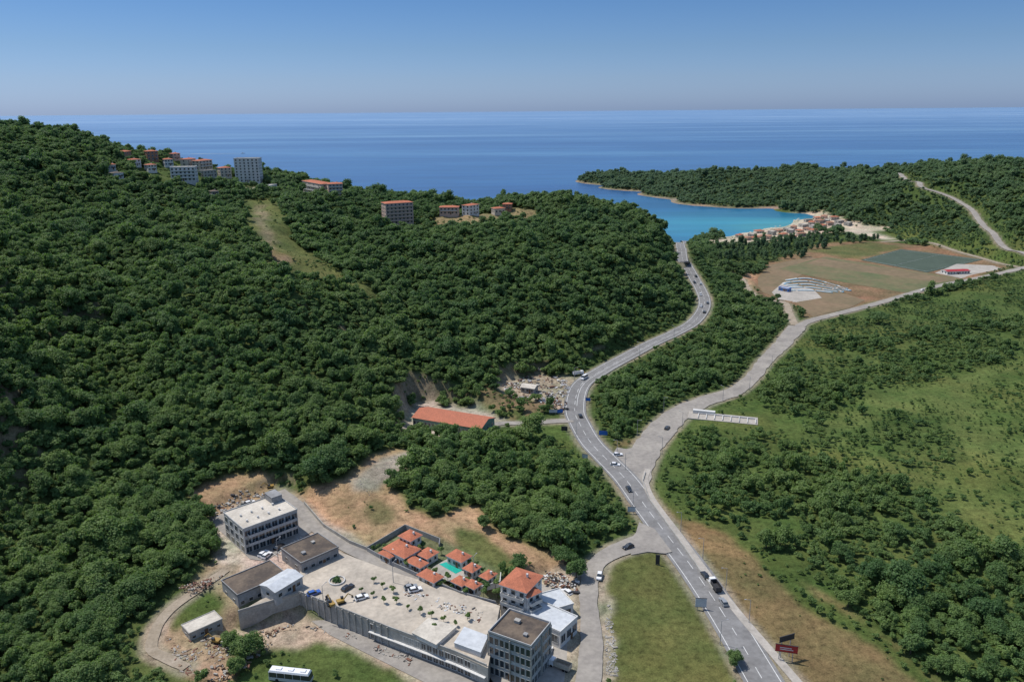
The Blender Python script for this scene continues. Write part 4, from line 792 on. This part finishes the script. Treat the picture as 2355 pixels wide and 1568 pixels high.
for nm,dt,sk in (('pick','INT','Instance Index'),('rt','FLOAT_VECTOR','Rotation'),('sc','FLOAT_VECTOR','Scale')):
    na=ng.nodes.new('GeometryNodeInputNamedAttribute'); na.data_type=dt; na.inputs['Name'].default_value=nm
    so=[q for q in na.outputs if q.enabled and q.name=='Attribute'][0]; ng.links.new(so,ip.inputs[sk])
ng.links.new(ip.outputs[0],go.inputs[0]); md=fo.modifiers.new('forest','NODES'); md.node_group=ng
# poplars near the beach
pf=[(crown(90+i,900,R=3.1,hgt=8.5,base=1.2,lobes=9,leaf=.8,mat=m_pine,shape='tall'),trunkmesh(20+i,4)) for i in range(3)]
pr=random.Random(11)
rows=[((1650,578),(2015,552),38),((1655,600),(1850,590),22),((1700,582),(1900,569),20),((1690,563),(1860,555),18)]
for a,b_,nn in rows:
    for i in range(nn):
        t=i/(nn-1); g=S(a[0]+(b_[0]-a[0])*t+pr.uniform(-7,7),a[1]+(b_[1]-a[1])*t+pr.uniform(-4,4)); tree(g[0],g[1],g[2],pr.uniform(.6,1.15),pr.uniform(0,6),pr.random(),pf[pr.randrange(3)],'tall dark green poplar in a belt near the beach','poplar_tree','tree','poplars behind the beach')
yf=[(crown(120+i,500,R=1.1,hgt=2,base=1.2,lobes=5,leaf=.35),trunkmesh(30+i,1.8,.08,3)) for i in range(2)]
for i,(u,v) in enumerate([(832,1362),(858,1372),(883,1386),(912,1386),(938,1402),(966,1411),(993,1421),(1020,1431),(1048,1439),(905,1362),(880,1352),(1075,1425),(1000,1445),(860,1340)]):
    g=G(u,v,DZ); tree(g[0],g[1],DZ,pr.uniform(.65,.9),i,pr.random(),yf[i%2],'small young tree in the paved plaza','young_tree','tree','young trees on the plaza')
for i,(u,v) in enumerate([(872,1262),(1002,1286),(1030,1335),(1075,1340),(1104,1345),(1140,1350),(1145,1375),(1012,1352),(935,1305),(890,1268),(1078,1300),(1112,1370),(1015,1275),(1095,1305),(965,1275),(1120,1358),(1040,1355),(1070,1368),(1022,1345),(1110,1318),(1135,1335),(975,1262),(860,1270),(1000,1320)]):
    g=G(u,v,5); tree(g[0],g[1],5,pr.uniform(.7,1.3),i,pr.random(),yf[i%2],'small garden tree beside the villas','garden_tree','tree','garden trees around the villas')
for u,v,z_,s_ in [(1112,1215,5,1.0),(1195,1310,4,.95),(2020,745,-1,1.5),(1788,690,-4,.9),(1690,1530,0,.75),(1325,1330,1,1.2),(1300,1300,1,1.1),(1262,1240,3,1.2),(1160,1220,4,.9),(1000,1180,5,.8)]:
    g=S(u,v); tree(g[0],g[1],g[2],s_,pr.random()*6,.25,near[pr.randrange(5)],'dark green broad-leaved tree standing alone on open ground')
# planter
g=G(775,1336,DZ); E=obj('planter',None,loc=(g[0],g[1],DZ),label='round stone planter with shrubs on the plaza',cat='planter'); mb=MB()
for i in range(24):
    a=2*math.pi*i/24; a2=2*math.pi*(i+1)/24-.02; mb.hull([(2.3*math.cos(t),2.3*math.sin(t),0) for t in (a,a2)]+[(2.6*math.cos(t),2.6*math.sin(t),0) for t in (a2,a)],[(2.3*math.cos(t),2.3*math.sin(t),.5) for t in (a,a2)]+[(2.6*math.cos(t),2.6*math.sin(t),.5) for t in (a2,a)])
obj('rim',mb.mesh('rim',[m_white]),E); c=obj('shrub',crown(200,400,R=1.9,hgt=1.0,base=.0,lobes=7,leaf=.4),E)
# rubble
def rubble(pix,z,nn,mats,smin,smax,label,name='rubble'):
    P=[G(u,v,z)[:2] for u,v in pix]; P=np.array(P); mb=MB(); lo,hi=P.min(0),P.max(0); k=0; g=random.Random(nn)
    while k<nn:
        X=g.uniform(lo[0],hi[0]);Y=g.uniform(lo[1],hi[1])
        if not inpoly(np.array([X]),np.array([Y]),P)[0] or fbm(np.array(X/4),np.array(Y/4),8)<g.uniform(.35,.65): k+=.2; continue
        zz=max(z,float(H(X,Y))) ; s=g.uniform(smin,smax)*(1.8 if g.random()<.08 else 1); a=g.uniform(0,3.14); l=s*g.uniform(1,3); c_,s_=math.cos(a),math.sin(a); hh=s*g.uniform(.2,.6); mi=g.randrange(len(mats))
        q=[(X+c_*i*l-s_*j*s,Y+s_*i*l+c_*j*s) for i,j in ((-.5,-.5),(.5,-.4),(.4,.5),(-.5,.4))]
        tz=g.uniform(-.3,.3)*hh
        mb.hull([(a_,b2,zz-.2) for a_,b2 in q],[(q[0][0],q[0][1],zz+hh+tz),(q[1][0],q[1][1],zz+hh),(q[2][0],q[2][1],zz+hh-tz),(q[3][0],q[3][1],zz+hh)],mi); k+=1
    obj(name,mb.mesh(name,mats),kind='stuff',label=label,cat='rubble')
m_rust=M('rusty_steel',(.20,.10,.07),None,1)
rubble([(1155,885),(1240,855),(1310,880),(1305,945),(1240,925),(1165,905)],3.5,900,[m_white,m_stone,m_rust,m_dark,m_steel,m_earth],.3,.85,'scrap heap of metal, timber and rubble')
rubble([(480,1175),(560,1135),(640,1130),(560,1165),(490,1195)],5,300,[m_stone,m_conc,m_rust,m_dark,m_steel],.2,.6,'building debris behind the hotel')
rubble([(380,1480),(450,1480),(600,1450),(680,1435),(620,1480),(540,1568),(420,1560)],1.5,800,[m_stone,m_rust,m_earth,m_earth,m_conc],.15,.5,'scattered rusty steel and rubble on dirt')
rubble([(700,1440),(760,1440),(960,1515),(940,1530),(800,1470)],0,400,[m_stone,m_rust,m_conc,m_dark],.15,.5,'building material stacked below the wall')
rubble([(930,1355),(1050,1385),(1130,1410),(1100,1430),(1000,1395),(925,1370)],DZ,420,[m_white,m_conc,m_metalw,m_rust,m_dark],.15,.45,'stacked crates and materials on the plaza')
rubble([(1388,1360),(1400,1350),(1412,1450),(1422,1555),(1395,1555)],0,500,[m_stone,m_conc],.1,.35,'pale stone rubble along the roadside')
rubble([(400,1350),(480,1330),(520,1320),(470,1360),(400,1370)],6,200,[m_rust,m_stone,m_earth],.12,.5,'rusty debris on slope')
rubble([(820,1110),(880,1060),(945,1045),(930,1065),(870,1110),(850,1140)],7,500,[m_stone],.06,.25,'pale gravel heap on excavated ground')
rubble([(1245,1310),(1330,1330),(1325,1365),(1250,1340)],1,160,[m_white,m_conc,m_rust,m_dark],.2,.6,'building materials in the yard')
um=MB(); um.cyl(0,0,0,2.3,.04); um2=MB(); um2.cyl(0,0,2.1,2.7,1.6,.05,n=10); um=um.mesh('pole',[m_steel]); um2=um2.mesh('canopy',[m_umb])
for i in range(40):
    t=i/39; base=[(1700,541),(1760,530),(1820,511),(1857,492)]; k=min(2,int(t*3)); tt=t*3-k; g=S(base[k][0]+(base[k+1][0]-base[k][0])*tt+pr.uniform(2,8),base[k][1]+(base[k+1][1]-base[k][1])*tt+pr.uniform(0,3))
    if g[2]<-8.9: continue
    E=obj('beach_umbrella',None,loc=tuple(g),label='beige sun umbrella on the sandy beach',cat='umbrella',group='umbrellas on the beach'); obj('pole',um,E); obj('canopy',um2,E)
# motorboat with its wake
a=G(555,353.5,SEA); b_=G(440,354.5,SEA); mb=MB(); mb.quad([(a[0],a[1]-2,SEA+.3),(a[0],a[1]+2,SEA+.3),(b_[0],b_[1]+10,SEA+.3),(b_[0],b_[1]-10,SEA+.3)]); obj('boat_wake',mb.mesh('boat_wake',[m_foam]),kind='structure',label='faint foam wake on the sea',cat='wake')
E=obj('motorboat',None,loc=(a[0]+6,a[1],SEA),label='white motorboat crossing the open sea',cat='boat'); mb=MB(); mb.hull([(-7,-1.5,-.2),(5,-1.3,-.2),(7,0,-.2),(5,1.3,-.2),(-7,1.5,-.2)],[(-7,-2.2,1.5),(6,-1.8,1.8),(10,0,2.2),(6,1.8,1.8),(-7,2.2,1.5)]); obj('hull',mb.mesh('hull',[m_white]),E); mb=MB(); mb.hull([(-3,-1.4,1.6),(3,-1.2,1.6),(3,1.2,1.6),(-3,1.4,1.6)],[(-2.5,-1.2,3.4),(1.5,-1,3.4),(1.5,1,3.4),(-2.5,1.2,3.4)]); obj('cabin',mb.mesh('cabin',[m_white]),E)
# ------------------------------------------------------------ light
el=math.radians(60); az=math.radians(-66)
sd=Vector((math.sin(az)*math.cos(el),math.cos(az)*math.cos(el),math.sin(el)))
sl=bpy.data.lights.new('sun','SUN'); sl.energy=4.3; sl.angle=math.radians(.5); sl.color=(1,.955,.89); so=bpy.data.objects.new('sun',sl); COL.objects.link(so); so.rotation_euler=sd.to_track_quat('Z','Y').to_euler()
wd=bpy.data.worlds.new('World'); scene.world=wd; wd.use_nodes=True; nt=wd.node_tree; bg=nt.nodes['Background']
sk=nt.nodes.new('ShaderNodeTexSky'); sk.sky_type='NISHITA'; sk.sun_disc=False; sk.sun_elevation=el; sk.sun_rotation=az; sk.air_density=1; sk.dust_density=.6; sk.ozone_density=2; sk.altitude=150
tc=nt.nodes.new('ShaderNodeTexCoord'); sx=nt.nodes.new('ShaderNodeSeparateXYZ'); nt.links.new(tc.outputs['Generated'],sx.inputs[0])
rp=ramp(nt,sx.outputs['Z'],[(0.,(.36,.51,.98)),(.035,(.34,.46,.78)),(.07,(.30,.42,.66)),(.13,(.24,.38,.60)),(.24,(1.,1.,1.))])
nt.links.new(mixn(nt,sk.outputs[0],rp,1.,'MULTIPLY'),bg.inputs['Color']); bg.inputs['Strength'].default_value=.15
scene.view_settings.view_transform='Standard'; scene.view_settings.look='None'; scene.view_settings.exposure=0
